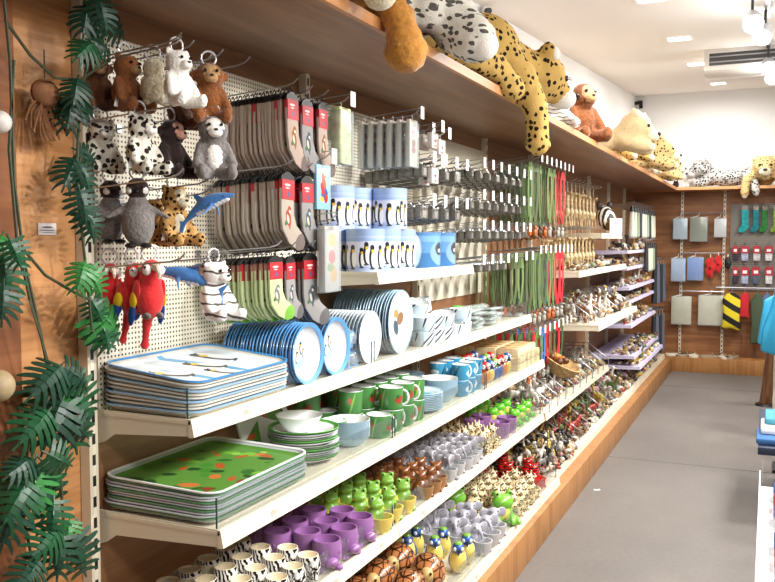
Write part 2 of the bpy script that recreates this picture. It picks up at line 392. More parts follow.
def critter(name, H, fm, face=None, ears='round', belly=None, muz=TAN, tail=None, keyr=True, limbs=True, tg=True, vox=.05, headr=.2, nose=NOSEM, slump=0):
    """a seated soft toy H tall, front to +X, origin under the seat"""
    e = empty(name); b = MB()
    b.ball((0, 0, .34), (.2, .22, .27), seg=16); b.ball((.05, 0, .72), (headr*.98, headr*1.06, headr), seg=16); b.ball((.02, 0, .54), (.14, .15, .1))
    if limbs:
        for s in (-1, 1):
            b.limb((.03, s*.17, .5), (.17, s*.25, .24), .075, .07); b.limb((.06, s*.12, .12), (.34, s*.2, .1), .1, .09); b.ball((.38, s*.2, .13), (.07, .08, .11))
    hz = .72+headr*.8
    for s in (-1, 1):
        if ears == 'round': b.ball((.02, s*headr*.8, hz), (.035, .07, .07))
        if ears == 'side': b.ball((.03, s*headr*1.15, .73), (.03, .07, .08))
        if ears == 'big': b.ball((0, s*headr*1.5, .74), (.03, .15, .17))
    if tail: b.tube([(-.15, 0, .1), (-.3, .05, .1), (-.38, .12, .2), (-.36, .2, .32)], .04)
    sc = Matrix.Scale(H, 4); b.xf(sc)
    b.done('body', fm, e, remesh=H*vox*.55, rough=H*.008)
    if face: MB().ball((.13, 0, .73), (.12, headr*.8, headr*.78), seg=12).xf(sc).done('face', face, e)
    mz = MB().ball((.05+headr*.95, 0, .67), (.08, .1, .07), seg=12).xf(sc).done('muzzle', muz, e)
    MB().ball((.05+headr*1.33, 0, .7), (.022, .032, .02), seg=8).xf(sc).done('nose', nose, mz)
    eyes(e, (.05+headr*.93)*H, headr*.42*H, (.72+headr*.28)*H, .026*H)
    if belly: MB().ball((.1, 0, .34), (.115, .14, .2), seg=12).xf(sc).done('belly', belly, e)
    if keyr:
        ring(e, (.72+headr)*H-.004)
    if tg: paper_tag(e, (.12*H, -.2*H, .3*H))
    return e
def penguin(H):
    e = empty('penguin_plush'); sc = Matrix.Scale(H, 4); b = MB()
    b.ball((0, 0, .36), (.2, .23, .34), seg=16); b.ball((.03, 0, .62), (.14, .15, .14))
    for s in (-1, 1): b.limb((0, s*.18, .55), (.08, s*.42, .42), .055, .03)
    b.xf(sc).done('body', GRY, e, remesh=H*.03, rough=H*.006)
    MB().ball((.03, 0, .82), (.17, .16, .155), seg=14).xf(sc).done('head', BLK, e)
    for s in (-1, 1): MB().ball((.10, s*.085, .80), (.075, .065, .06)).xf(sc).done('face_patch', WHT, e)
    MB().cone((.18, 0, .8), (.27, 0, .77), .035, .004).xf(sc).done('beak', DARK, e)
    eyes(e, .195*H, .075*H, .84*H, .02*H)
    for s in (-1, 1): MB().ball((.12, s*.1, .04), (.12, .08, .04)).xf(sc).done('foot', DARK, e)
    ring(e, .96*H); return e
def macaw(H):
    e = empty('macaw_plush'); sc = Matrix.Scale(H, 4); b = MB()
    b.ball((0, 0, .55), (.15, .15, .24), seg=16); b.ball((.06, 0, .84), (.125, .12, .125), seg=14); b.limb((.02, 0, .65), (.05, 0, .8), .12, .11)
    b.limb((-.05, 0, .4), (-.16, 0, .05), .07, .035); b.ball((-.17, 0, .02), (.045, .06, .06))
    b.xf(sc).done('body', RED, e, remesh=H*.026, rough=H*.004)
    for s in (-1, 1):
        MB().ball((.12, s*.075, .85), (.055, .05, .06)).xf(sc).done('cheek', WHT, e)
        w = MB().ball((-.03, s*.14, .6), (.09, .035, .15), (0, rad(20), 0)).xf(sc).done('wing', RED, e)
        MB().ball((-.05, s*.165, .52), (.075, .03, .1), (0, rad(20), 0)).xf(sc).done('yellow_band', YEL, w)
        MB().ball((-.1, s*.165, .37), (.07, .03, .14), (0, rad(24), 0)).xf(sc).done('blue_band', BLU, w)
        MB().ball((.09, s*.07, .36), (.07, .035, .035)).xf(sc).done('foot', GRY, e)
    MB().tube([(.15, 0, .88), (.24, 0, .87), (.275, 0, .81), (.265, 0, .76)], .05, 8, taper=.012).xf(sc).done('beak', mat('beak_cream', '#d9cdb8', .6), e)
    eyes(e, .145*H, .105*H, .875*H, .017*H); ring(e, .95*H); return e
def shark(L):
    e = empty('shark_plush'); sc = Matrix.Scale(L, 4)
    def spine(t): return Vector((.5-t, 0, .1*math.sin(t*PI)))
    rr = lambda t: .115*(math.sin(min(1, t*1.75+.05)*PI/2)**.8)*(1-max(0, t-.45)/.62)+.004
    b = MB()
    for i in range(15):
        t = i/15; a = spine(t); c = spine(t+1/15)
        b.cone(a, c, rr(t), rr(t+1/15), 12); b.ball(a, rr(t), seg=12)
    b.prism([(.08, .15), (-.1, .15), (-.12, .33), (-.05, .3)], -.018, .018, axis=1)
    b.prism([(-.42, 0), (-.62, .2), (-.56, .02), (-.62, -.17)], -.018, .018, axis=1)
    for s in (-1, 1): b.limb((.14, s*.06, .03), (.0, s*.3, -.1), .03, .014)
    b.xf(sc).done('body', SHK, e, remesh=L*.017)
    m = MB()
    for i in range(2, 11): m.ball(spine(i/15)+Vector((0, 0, -.035)), (.05, rr(i/15)*.86, rr(i/15)*.86), seg=10)
    m.xf(sc).done('belly', SHW, e, remesh=L*.017)
    eyes(e, .37*L, .072*L, .05*L, .014*L); return e
def put_toy(o, px, py, X, H, label, rz=-.7, group=None, up=.5, rot=None):
    p = atx(px, py, X); o.location = (p.x, p.y, p.z-H*up); o.rotation_euler = rot or (0, 0, rz)
    tag(o, label, 'soft toy', group); return p
HK = []
def hook(y, z, L=.24, tagd=True, label=None, X0=None, rise=.025, group='wire display hooks on the pegboard'):
    X0 = WX+.006 if X0 is None else X0
    if y < 1.56: y = 1.517; X0 = WX+.0285     # hooked into the slotted post
    e = empty('display_hook', label, 'hook', (X0, y, z), 0, group)
    MB().box((0, -.008, -.01), (.004, .008, .01)).done('base_clip', STEEL, e, smooth=False)
    MB().tube([(.002, 0, 0), (L*.5, 0, rise*.45), (L*.86, 0, rise*.75), (L*.95, 0, rise*.9+.003), (L, 0, rise+.012)], .0021, 6).done('prong', STEEL, e)
    if tagd:
        MB().tube([(.002, 0, .016), (L*.9, 0, .016+rise), (L+.015, 0, .02+rise)], .0014, 5).done('tag_arm', STEEL, e)
        MB().box((L+.014, -.016, -.02+rise), (L+.0155, .016, .025+rise)).done('price_tag', PAPER, e, smooth=False)
    HK.append(e); return e
def hang(H, rz=-.7): return None
toys = [
 (critter('monkey_plush', .115, BRN, PNK, 'side'), 96, 83, -1.43, .115, 'dark brown monkey soft toy with tan face, leftmost on the top hook', -.55),
 (critter('bear_plush', .12, BRO, None, 'round'), 125, 83, -1.35, .12, 'rust brown bear soft toy facing right beside the leftmost monkey', -.1),
 (critter('seal_plush', .095, CRM, None, 'none', muz=CRM), 153, 80, -1.28, .095, 'cream seal soft toy seen from behind between brown bear and white cub', 2.0),
 (critter('bear_plush', .115, WHT, None, 'round', muz=WHT), 177, 78, -1.2, .115, 'white polar bear cub soft toy at the end of the top hook', -.25),
 (critter('monkey_plush', .105, BRN, TAN, 'side', tg=False), 178, 104, -1.29, .105, 'brown monkey soft toy half hidden below the polar bear cub', .3),
 (critter('monkey_plush', .13, BRO, TAN, 'side'), 209, 93, -1.2, .13, 'ginger monkey soft toy with white key ring, nearest the sock packs', -.8),
 (critter('leopard_plush', .115, SNOW, None, 'round', muz=WHT), 101, 146, -1.42, .115, 'black and white spotted snow leopard soft toy, rear one of two', -.5),
 (critter('leopard_plush', .125, SNOW, None, 'round', muz=WHT), 140, 143, -1.3, .125, 'black and white spotted snow leopard soft toy, front one with paper tag', -.15),
 (critter('gorilla_plush', .125, BLK, PNK, 'side', muz=PNK), 170, 148, -1.28, .125, 'nearly black gorilla soft toy with pinkish face and label', -.1),
 (critter('husky_plush', .135, GRY, WHT, 'round', belly=WHT, muz=WHT), 213, 147, -1.18, .135, 'grey and white husky soft toy under two white key rings', -.8),
 (penguin(.125), 110, 212, -1.41, .125, 'grey penguin chick soft toy, rear one of two', -.4),
 (penguin(.135), 138, 213, -1.32, .135, 'grey penguin chick soft toy with spread flippers, front one', -.9),
 (critter('cheetah_plush', .105, LEO, None, 'round', muz=CRM, tg=False), 152, 222, -1.37, .105, 'spotted cheetah cub soft toy behind the leopard cub', -.6),
 (critter('leopard_plush', .13, LEO, CRM, 'round', muz=CRM, belly=CRM), 173, 215, -1.3, .13, 'spotted golden leopard cub soft toy beside the blue shark', -.2),
 (critter('tiger_plush', .13, TIGS, None, 'round', muz=WHT, tail=True, tg=False), 214, 289, -1.2, .13, 'white tiger cub soft toy hanging in front of the green socks', -.2),
]
for i, (o, px, py, X, H, lb, rz) in enumerate(toys):
    p = put_toy(o, px, py, X, H, lb, rz); o.scale = (1.22,)*3; o.location.z -= H*.1
macs = [(107, 294, -1.42, .13, -.6, 'small red macaw soft toy, leftmost of three in a row'), (129, 299, -1.36, .15, -.15, 'red macaw soft toy, middle one of three'), (147, 300, -1.3, .165, -.5, 'red macaw soft toy with yellow and blue wing, rightmost and biggest of three')]
for (px, py, X, H, rz, lb) in macs: o = macaw(H); put_toy(o, px+3, py+2, X, H, lb, rz, 'red macaw soft toys'); o.scale = (1.3,)*3; o.location.z -= H*.15
for (px, py, X, L, rot, lb) in ((208, 210, -1.2, .15, (0, rad(-28), rad(10)), 'blue and white shark soft toy tilted nose up over the brown socks'),
                            (187, 282, -1.25, .16, (0, rad(-18), rad(200)), 'blue shark soft toy swimming left beside the red macaws'),
                            (181, 239, -1.33, .07, (0, rad(50), rad(160)), 'tiny blue shark soft toy tail below the leopard cub')):
    o = shark(L); p = atx(px, py, X); o.location = p; o.rotation_euler = rot; tag(o, lb, 'soft toy', 'blue shark soft toys')
# the hooks the soft toys hang from
for (px, py, X, Hh, nm) in ((177, 78, -1.2, .0575, 'top left, carrying four soft toys'), (209, 93, -1.2, .065, 'carrying the ginger monkey'), (140, 143, -1.3, .065, 'carrying the snow leopard soft toys'),
        (213, 147, -1.18, .068, 'carrying the husky'), (138, 213, -1.32, .068, 'carrying the penguin chicks'), (173, 215, -1.3, .065, 'carrying the leopard cub'),
        (147, 300, -1.3, .083, 'carrying the macaws'), (187, 282, -1.25, .03, 'carrying the left-facing shark'), (214, 289, -1.2, .065, 'carrying the white tiger cub'), (208, 210, -1.2, .03, 'carrying the tilted shark')):
    p = atx(px, py, X); hook(p.y, p.z+Hh+.008-.02, .27, False, 'bare steel display hook %s' % nm)
for i, (px, py) in enumerate(((160, 34), (190, 44), (219, 53), (246, 60))):
    p = atx(px, py, -1.2); hook(p.y, p.z-.03, .27, False, 'empty steel display hook below the overshelf, %s from left' % od(i+1))

# ---------------------------------------------------------------- big cats and others on the overshelf
def bigcat(name, label, loc, rz, S, fm, legs, head=(.62, 0, .3), hr=.13, muz=CRM, hdir=(1, 0, -.25), torso=None, tail=None, vox=.016, tip=None, ear=None, pads=True):
    e = empty(name, label, 'soft toy', loc, rz); b = MB(); sc = Matrix.Scale(S, 4)
    for t in (torso or [((-.35, 0, .17), (.2, .17, .17)), ((0, 0, .16), (.34, .14, .155)), ((.32, 0, .19), (.2, .16, .17))]): b.ball(t[0], t[1], seg=16)
    hp = Vector(head); b.limb((.35, 0, .2), hp, .12, .1); b.ball(hp, (hr, hr*1.05, hr*.95), seg=16)
    d = Vector(hdir).normalized(); sd = d.cross(Vector((0, 0, 1))).normalized(); up = sd.cross(d)
    b.limb(hp+d*hr*.5, hp+d*hr*1.05-up*hr*.2, hr*.55, hr*.42)
    for s in (-1, 1): b.ball(hp+sd*s*hr*.78+up*hr*.75-d*hr*.1, (hr*.3, hr*.3, hr*.34))
    for L_ in legs:
        for (p, q) in zip(L_, L_[1:]): b.limb(p[:3], q[:3], p[3], q[3])
    if tail: b.tube(tail, .035, 8)
    b.xf(sc).done('body', fm, e, remesh=vox, rough=.006)
    MB().ball(hp+d*hr*1.18-up*hr*.3, (hr*.42, hr*.46, hr*.36), seg=12).xf(sc).done('muzzle', muz, e)
    MB().ball(hp+d*hr*1.55-up*hr*.08, (hr*.13, hr*.18, hr*.12), seg=10).xf(sc).done('nose', NOSEM, e)
    for s in (-1, 1):
        MB().ball(hp+d*hr*.9+sd*s*hr*.42+up*hr*.25, hr*.11, seg=10).xf(sc).done('eye', EYEM, e)
        MB().ball(hp+sd*s*hr*.8+up*hr*.76+d*hr*.12, (hr*.2, hr*.2, hr*.24)).xf(sc).done('inner_ear', ear or muz, e)
    for L_ in legs:
        q = Vector(L_[-1][:3]); pv = Vector(L_[-2][:3]); dd = (q-pv).normalized()
        if pads: MB().ball(q+dd*L_[-1][3]*.55, L_[-1][3]*.62, seg=10).xf(sc).done('paw_pad', muz, e)
    return e
SZ = 2.081
# lion: head and a paw over the edge
pw = atx(392, 20, -.94)
bigcat('lion_plush', 'golden lion soft toy with one paw hanging over the overshelf edge', (-1.22, pw.y, SZ), 0, .5, LION,
       [[(.3, .0, .2, .12), (.50, .0, .14, .1), (.60, .0, .0, .085), (.63, 0, -.10, .10), (.64, .0, -.17, .125)], [(.3, .2, .2, .1), (.45, .25, .09, .09), (.5, .25, .08, .09)]],
       head=(.50, -.46, .19), hr=.2, hdir=(.6, .42, -.38), muz=CRM, vox=.012, pads=False)
# white tiger
pw = atx(440, 20, -1.0)
bigcat('tiger_plush', 'big white tiger soft toy with grey streaks sitting between lion and cheetah', (-1.17, pw.y-.05, SZ), rad(-35), .62, TIGW,
       [[(.25, -.14, .3, .14), (.34, -.2, .12, .12), (.38, -.2, .05, .11)], [(.28, .14, .3, .15), (.36, .2, .12, .13), (.46, .24, .05, .12)]],
       torso=[((-.2, 0, .26), (.28, .26, .26)), ((.05, 0, .36), (.3, .27, .34)), ((.18, 0, .5), (.2, .2, .2))], head=(.3, 0, .66), hr=.16, hdir=(1, 0, -.1), muz=WHT)
# cheetah lying along the edge
bigcat('cheetah_plush', 'long spotted cheetah soft toy lying along the overshelf, one leg dangling', (-1.13, 3.12, SZ), rad(84), .95, CHE,
       [[(.30, -.08, .17, .085), (.36, -.16, .08, .07), (.40, -.215, -.06, .055), (.41, -.22, -.17, .052), (.41, -.22, -.20, .06)], [(-.32, -.08, .14, .12), (-.14, -.12, .10, .075), (.10, -.15, .07, .06), (.2, -.19, .0, .052)],
        [(.34, .1, .15, .07), (.5, .14, .06, .055), (.6, .14, .05, .05)]],
       head=(.67, -.11, .13), hr=.135, hdir=(.6, -.75, -.35), muz=WHT, pads=False)
bigcat('tiger_plush', 'white tiger soft toy with black stripes between the cheetah and the orangutan', (-1.13, 4.72, SZ), rad(-60), .42, TIGS,
       [[(.25, -.1, .2, .1), (.45, -.16, .08, .09), (.52, -.16, .08, .09)], [(.25, .1, .2, .1), (.45, .16, .08, .09), (.52, .16, .08, .09)]], head=(.36, 0, .5), hr=.19, muz=WHT)
# orangutan
og = critter('orangutan_plush', .40, ORA, fur('orangutan_face', '#b88d6c'), 'none', muz=TAN, keyr=False, tg=False, vox=.04, headr=.19)
og.location = (-1.06, 5.25, SZ-.01); og.rotation_euler = (0, 0, -.75); tag(og, 'rust orange orangutan soft toy seated on the edge of the overshelf', 'soft toy')
for (y, x, rz, S, fm, lb, kw) in (
        (6.0, -1.1, 10, .55, fur('cream_lion_fur', '#c9b288'), 'cream lion cub soft toy lying just beyond the orangutan', {}),
        (6.75, -1.15, -30, .5, CHE, 'spotted leopard soft toy tumbled behind the cream lion cub', {}),
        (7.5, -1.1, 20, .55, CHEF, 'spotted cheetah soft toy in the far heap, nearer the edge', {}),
        (7.95, -1.25, -10, .5, WHT, 'white bear soft toy rising above the far heap', {}),
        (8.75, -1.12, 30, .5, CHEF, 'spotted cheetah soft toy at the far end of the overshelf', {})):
    bigcat('leopard_plush' if fm != WHT else 'polar_bear_plush', lb, (x, y, SZ), rad(rz), S, fm,
           [[(.3, -.12, .17, .09), (.5, -.2, .08, .08), (.6, -.2, .06, .08)], [(.3, .12, .17, .09), (.5, .2, .08, .08), (.6, .2, .06, .08)]], head=(.45, -.05, .42 if fm == WHT else .32), hr=.2, vox=.02, hdir=(1, -.3, -.3))
# far shelf
fy = 10.27
a = aty(728, 185, 10.2)
bigcat('snow_leopard_plush', 'grey speckled snow leopard soft toy on the far shelf', (a.x, fy-.02, SZ), rad(180), .62, SNOWB,
       [[(-.3, .12, .17, .1), (-.42, .2, .05, .09), (-.46, .26, -.1, .08)], [(.3, .1, .15, .08), (.44, .16, .06, .08), (.5, .16, .06, .08)]], head=(.45, .05, .32), hr=.19, hdir=(.8, .5, -.2), muz=LGR, vox=.02)
a = aty(765, 185, 10.2)
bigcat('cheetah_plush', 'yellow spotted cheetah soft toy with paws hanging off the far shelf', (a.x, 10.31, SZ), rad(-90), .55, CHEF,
       [[(.2, -.16, .2, .11), (.42, -.34, .12, .09), (.47, -.36, -.16, .085)], [(.2, .16, .2, .11), (.42, .34, .12, .09), (.47, .36, -.14, .085)]], head=(.3, 0, .36), hr=.24, hdir=(1, 0, -.15), vox=.02, torso=[((0, 0, .2), (.2, .2, .2)), ((.15, 0, .25), (.18, .17, .17))])
a = aty(800, 185, 10.2)
MB_ = empty('bear_plush')
for i, px in enumerate((676, 686)):
    o = critter('panda_plush', .12, WHT if i else BLK, None, 'round', muz=WHT, keyr=False, tg=False, vox=.08)
    a = aty(px, 188, 10.2); o.location = (a.x, 10.18, SZ); o.rotation_euler = (0, 0, -PI/2); tag(o, 'tiny %s soft toy at the left end of the far shelf' % ('white' if i else 'black'), 'soft toy')
bpy.data.objects.remove(MB_)
# security cameras
for (px, py, X, lb) in ((483, 18, -1.485, 'white and black security camera on the left wall above the tiger'), (641, 106, -1.485, 'small security camera in the far corner under the ceiling')):
    p = atx(px, py, X) if px < 600 else aty(px, py, 10.52)
    e = empty('security_camera', lb, 'camera', (p.x-(0.04 if px < 600 else 0), p.y, p.z), 0 if px < 600 else rad(-90), 'security cameras')
    s = 1; sc = Matrix.Scale(s, 4)
    MB().box((-.0, -.02, -.03), (.012, .02, .03)).xf(sc).done('mount', DARK, e)
    MB().tube([(.008, 0, 0), (.05, 0, .0), (.07, 0, .03)], .006).xf(sc).done('arm', DARK, e)
    q = Matrix.Rotation(rad(20), 4, 'Y') @ Matrix.Rotation(rad(-40), 4, 'Z')
    MB().box((-.01, -.02, .03), (.09, .02, .065)).xf(sc @ q).done('housing', WHITE if px < 600 else DARK, e, bevel=.003)
    MB().cone((.09, 0, .047), (.115, 0, .047), .016, .018).xf(sc @ q).done('lens', DARK, e)
# ---------------------------------------------------------------- tableware on the upper two shelves
TA, TB, TC, TD, TP = ZA+.0385, ZB+.0385, ZC+.0385, ZD+.0385, ZP+.0385
def masks(name, base, items, mode='plane', rep=1, rough=.35, coat=.3):
    """a printed picture: ellipses (cu, cv, ru, rv, angle, colour) laid over each other in the object's own x/y, or around it"""
    if name in MATS: return MATS[name]
    k = N(name); k.b.inputs['Roughness'].default_value = rough; k.b.inputs['Coat Weight'].default_value = coat
    tc = k.n('ShaderNodeTexCoord'); sp = k.n('ShaderNodeSeparateXYZ'); k.l(tc.outputs['Object'], sp.inputs[0])
    if mode == 'plane': u, v = sp.outputs[0], sp.outputs[1]
    elif mode == 'front': u, v = sp.outputs[1], sp.outputs[2]
    else:
        u = k.math('FRACT', k.math('MULTIPLY', k.math('ARCTAN2', sp.outputs[1], sp.outputs[0]), rep/(2*PI))); v = sp.outputs[2]
    cur = None
    for (cu, cv, ru, rv, an, c) in items:
        a = k.math('SUBTRACT', u, cu); b = k.math('SUBTRACT', v, cv); cs, sn = math.cos(an), math.sin(an)
        p = k.math('ADD', k.math('MULTIPLY', a, cs/ru), k.math('MULTIPLY', b, sn/ru)); q = k.math('SUBTRACT', k.math('MULTIPLY', b, cs/rv), k.math('MULTIPLY', a, sn/rv))
        m = k.math('LESS_THAN', k.math('ADD', k.math('MULTIPLY', p, p), k.math('MULTIPLY', q, q)), 1.0)
        x = k.n('ShaderNodeMixRGB'); k.l(m, x.inputs[0]); x.inputs[2].default_value = hx(c)
        if cur is None:
            if isinstance(base, str): x.inputs[1].default_value = hx(base)
            else: k.l(base(k, sp), x.inputs[1])
        else: k.l(cur, x.inputs[1])
        cur = x.outputs[0]
    k.l(cur, k.b.inputs['Base Color']); MATS[name] = k.m; return k.m
def peng(cu, cv, s, an, w=1.0):
    if w == 1: return [(cu+(a*math.cos(an)-b*math.sin(an))*s, cv+(a*math.sin(an)+b*math.cos(an))*s, ru*s, rv*s, an, q) for (a, b, ru, rv, q) in
        ((0, 0, .42, .85, '#1d2226'), (.2, -.1, .3, .68, '#f4f4f2'), (0, .85, .28, .28, '#15181a'), (.1, .55, .22, .2, '#e9c33a'), (.28, .95, .2, .06, '#2a2a2a'), (-.3, -.2, .1, .5, '#3a3f45'), (0, -.88, .32, .08, '#3a3632'))]
    c, n = math.cos(an), math.sin(an)
    def T(a, b): return (cu+(a*c-b*n)*s*w, cv+(a*n+b*c)*s)
    out = []
    for (a, b, ru, rv, col) in ((0, 0, .34, 1, '#1d2226'), (.14, -.08, .24, .8, '#f4f4f2'), (0, .95, .24, .26, '#15181a'), (.06, .62, .16, .16, '#e9c33a'), (.0, -1.02, .3, .08, '#3a3632')):
        p = T(a, b); out.append((p[0], p[1], ru*s*w, rv*s, an, col))
    return out
def rrect(w, d, r, prof, n=6, mb=None, c=(0, 0, 0), cap=True):
    """stack of rounded-rectangle rings: prof = [(inset, z), ...]; first and last are capped"""
    mb = mb or MB(); rings = []
    for (ins, z) in prof:
        hw, hd, rr = w/2-ins, d/2-ins, max(.002, r-ins); ring = []
        for (sx, sy, a0) in ((1, 1, 0), (-1, 1, 90), (-1, -1, 180), (1, -1, 270)):
            for i in range(n+1):
                a = rad(a0+90*i/n); ring.append(mb.bm.verts.new((c[0]+sx*(hw-rr)+rr*math.cos(a), c[1]+sy*(hd-rr)+rr*math.sin(a), c[2]+z)))
        rings.append(ring)
    for A, B_ in zip(rings, rings[1:]):
        for k_ in range(len(A)):
            f = mb.bm.faces.new((A[k_], A[(k_+1) % len(A)], B_[(k_+1) % len(A)], B_[k_])); f.material_index = mb.mi
    if cap:
        for rg in ((rings[0][::-1], rings[-1]) if cap is True else (rings[-1],)): mb.bm.faces.new(rg).material_index = mb.mi
    return mb
MELW = mat('melamine_white', '#eef0f0', .25, coat=.4); MELG = mat('melamine_grey', '#c3c8cb', .3, coat=.3); 
TRB = mat('tray_edge_blue', '#3f8fd0', .3, coat=.4); TRG = mat('tray_edge_green', '#5c8f63', .3, coat=.3)
# --- penguin trays, a stack
W_, D_ = .275, .41     # x, y
def tray(w, d, pic, edge, h=.016, under=MELG):
    e = empty('serving_tray')
    rrect(w, d, .045, [(.022, 0), (.004, h*.8), (0, h), (.001, h+.0015), (.005, h+.001), (.024, .002)]).done('tray_body', under, e, bevel=0)
    rrect(w, d, .045, [(-.0002, h-.001), (-.0003, h+.0022), (.005, h+.0024), (.009, h-.0005)], cap=False).done('rim', edge, e)
    rrect(w, d, .045, [(.0065, h*.85+.0012), (.0235, .0035), (.026, .0033)], cap='top').done('picture', pic, e)
    return e
ice = []
ice += [(-.02, .02, .13, .02, .3, '#5fa8d8'), (.05, -.1, .09, .012, .2, '#6db4e0'), (.02, -.02, .10, .05, .2, '#f2f6f8'), (-.05, .13, .06, .03, 0, '#f5f8fa')]
for (a, b, s, an) in ((.01, -.13, .055, 2.3), (.07, -.01, .042, 2.0), (-.0, .02, .055, 2.2), (-.045, .12, .062, 2.0)): ice += peng(a, b, s, an, 1)
PICP = masks('penguin_tray_print', '#dfeaf2', ice)
jung = []
rj = random.Random(3)
for i in range(46):
    jung.append((rj.uniform(-.14, .14), rj.uniform(-.19, .19), rj.uniform(.006, .022), rj.uniform(.008, .028), rj.uniform(0, 3), rj.choice(['#2f6b28', '#79b83c', '#b8562a', '#d0743a', '#3e8a30', '#8a3a22', '#1f4a24', '#98c850'])))
PICJ = masks('jungle_tray_print', '#5a8f3a', jung)
def stack(pr, x, y, z0, n, dz, rz, fmt, group, jit=.004, cat='tray'):
    for i in range(n):
        k_ = n-i
        pr.put((x+R.uniform(-jit, jit), y+R.uniform(-jit, jit), z0+i*dz), rz+R.uniform(-.012, .012), label=fmt % (('topmost' if k_ == 1 else od(k_)+' from the top')), group=group, cat=cat)
p0 = (AX+WX)/2
def stack2(mk, x, y, z0, n, dz, fmt, group, tl=0):
    a, b_, c_ = (Proto(mk(k_)) for k_ in range(3))
    for i in range(n): (a if i == n-1 else b_ if i % 3 else c_).put((x+R.uniform(-.004, .004), y+R.uniform(-.005, .005), z0+i*dz+.15*tl*(i+1)/n), rot=(0, tl*(i+1)/n, R.uniform(-.012, .012)), label=fmt % ('topmost' if i == n-1 else od(n-i)+' from the top'), group=group, cat='tray')
TRE = mat('tray_edge_cream', '#d9d6cc', .35, coat=.3); TRP = mat('tray_edge_pale_blue', '#8fb6d6', .3)
stack2(lambda q: tray(.285, .43, PICP, [TRB, TRE, TRP][q], under=TRE), p0+.008, 1.770, TA, 10, .0076, 'melamine tray with penguins on ice, %s in its stack', 'penguin trays on the top shelf', tl=.11)
stack2(lambda q: tray(.335, .45, PICJ, [MELW, MELG, TRG][q], under=MELG), -1.297, 1.785, TB, 11, .0062, 'melamine tray with green jungle animals picture, %s in its stack', 'jungle trays on the second shelf', tl=.03)
# --- bowls and plates of revolution
def dish(name, R0, h, prof, om, im, seg=32, edge=None):
    e = empty(name)
    th = .0025
    MB().lathe([(0, 0)]+[(r*R0, z*h) for r, z in prof]+[(R0, h+.001)], seg=seg).done('outer_shell', om, e)
    MB().lathe([(R0, h+.0012), (R0*.985, h)]+[(r*R0-.0008, z*h+th) for r, z in prof[::-1]]+[(0, th)], seg=seg).done('inside', im, e)
    if edge: MB().lathe([(R0*1.001, h-.0015), (R0*1.004, h+.0005), (R0*.99, h+.002), (R0*.87, h-.003), (R0*.88, h-.006), (R0*.985, h-.004)], seg=seg).done('rim_band', edge, e)
    return e
BOWL = [(.55, 0), (.62, .1), (.85, .6), (.97, .93)]; PLATE = [(.6, 0), (.66, .25), (.96, .85)]
MELB = mat('bowl_blue', '#5a9bd6', .25, coat=.4); MELL = mat('bowl_pale_blue', '#a9c9dc', .3, coat=.3)
icep = [(0, 0, .05, .05, 0, '#dfeaf4')]+peng(.018, .0, .03, 0)+peng(-.02, .01, .026, .2)
BLD = masks('bowl_penguin_print', '#eef2f6', [(0, 0, .045, .045, 0, '#b9d2e6')]+peng(-.01, .012, .018, 1.7)+peng(.014, -.01, .017, 1.5)+peng(.005, .024, .014, 1.6))
MELG2 = mat('dish_green', '#4f9a3a', .3, coat=.3)
# side-on stacks, opening faces the aisle (+X)
def sidestack(pr, x0, x1, y, z, r, n, fmt, group, cat, tilt=0):
    for i in range(n):
        x = x0+(x1-x0)*i/(n-1)
        k_ = n-i
        pr.put((x, y+R.uniform(-.001, .001), z+r), rot=(0, PI/2+tilt, R.uniform(-.02, .02)), label=fmt % ('nearest the aisle' if k_ == 1 else od(k_)+' from the aisle'), group=group, cat=cat)
sidestack(Proto(dish('bowl', .088, .036, BOWL, MELW, BLD, edge=MELB)), WX+.02, AX-.04, 2.09, TA, .088, 22, 'blue-rimmed penguin bowl on edge, nearer row by the trays, %s', 'blue-rimmed bowls on edge', 'bowl')
sidestack(Proto(dish('bowl', .088, .036, BOWL, MELW, BLD, edge=MELB)), WX+.02, AX-.045, 2.27, TA, .088, 16, 'blue-rimmed penguin bowl on edge, farther row, %s', 'second row of blue-rimmed bowls', 'bowl')
PLW = masks('plate_bear_print', '#dfe6ea', [(0, 0, .08, .08, 0, '#e9ecee'), (0, 0, .05, .05, 0, '#c9d8e0'), (-.01, .02, .022, .032, .3, '#8d6b4a'), (.02, -.02, .03, .02, .6, '#3f4f5c'), (-.03, -.02, .015, .02, 0, '#c78c3e')])
sidestack(Proto(dish('bowl', .088, .03, BOWL, MELL, MELW)), WX+.02, AX-.05, 2.53, TA, .088, 18, 'pale blue bowl on edge in the row behind bagged cups, %s', 'pale blue bowls on edge', 'bowl', 0)
sidestack(Proto(dish('plate', .115, .014, PLATE, MELL, PLW, edge=MELL)), WX+.03, AX-.04, 2.80, TA, .115, 20, 'pale blue plate with bear picture on edge, %s', 'pale blue plates on edge', 'plate', 0)
# bagged blue cups in front of the pale bowls
for i, (y, x, zz) in enumerate(((2.40, -1.225, 0), (2.47, -1.235, 0), (2.44, -1.3, .0), (2.43, -1.235, .062))):
    e = empty('bagged_cup', 'blue cup in crinkled clear bag, %s in the pile beside the pale bowls' % ('topmost' if i == 3 else ['nearest', 'second', 'rear'][i]), 'cup', (x, y, TA+zz), 0, 'bagged blue cups')
    MB().lathe([(0, 0), (.022, 0), (.026, .055), (.024, .055), (.02, .004), (0, .004)], seg=16).done('cup', masks('bag_cup_print', '#6f9fd0', [(.3, .03, .2, .018, 0, '#2b4f86'), (.7, .025, .12, .015, 0, '#e9eef4')], 'cyl', 4), e)
    MB().ball((0, 0, .03), (.034, .034, .031), seg=14).done('bag', CELLO, e, rough=.004)
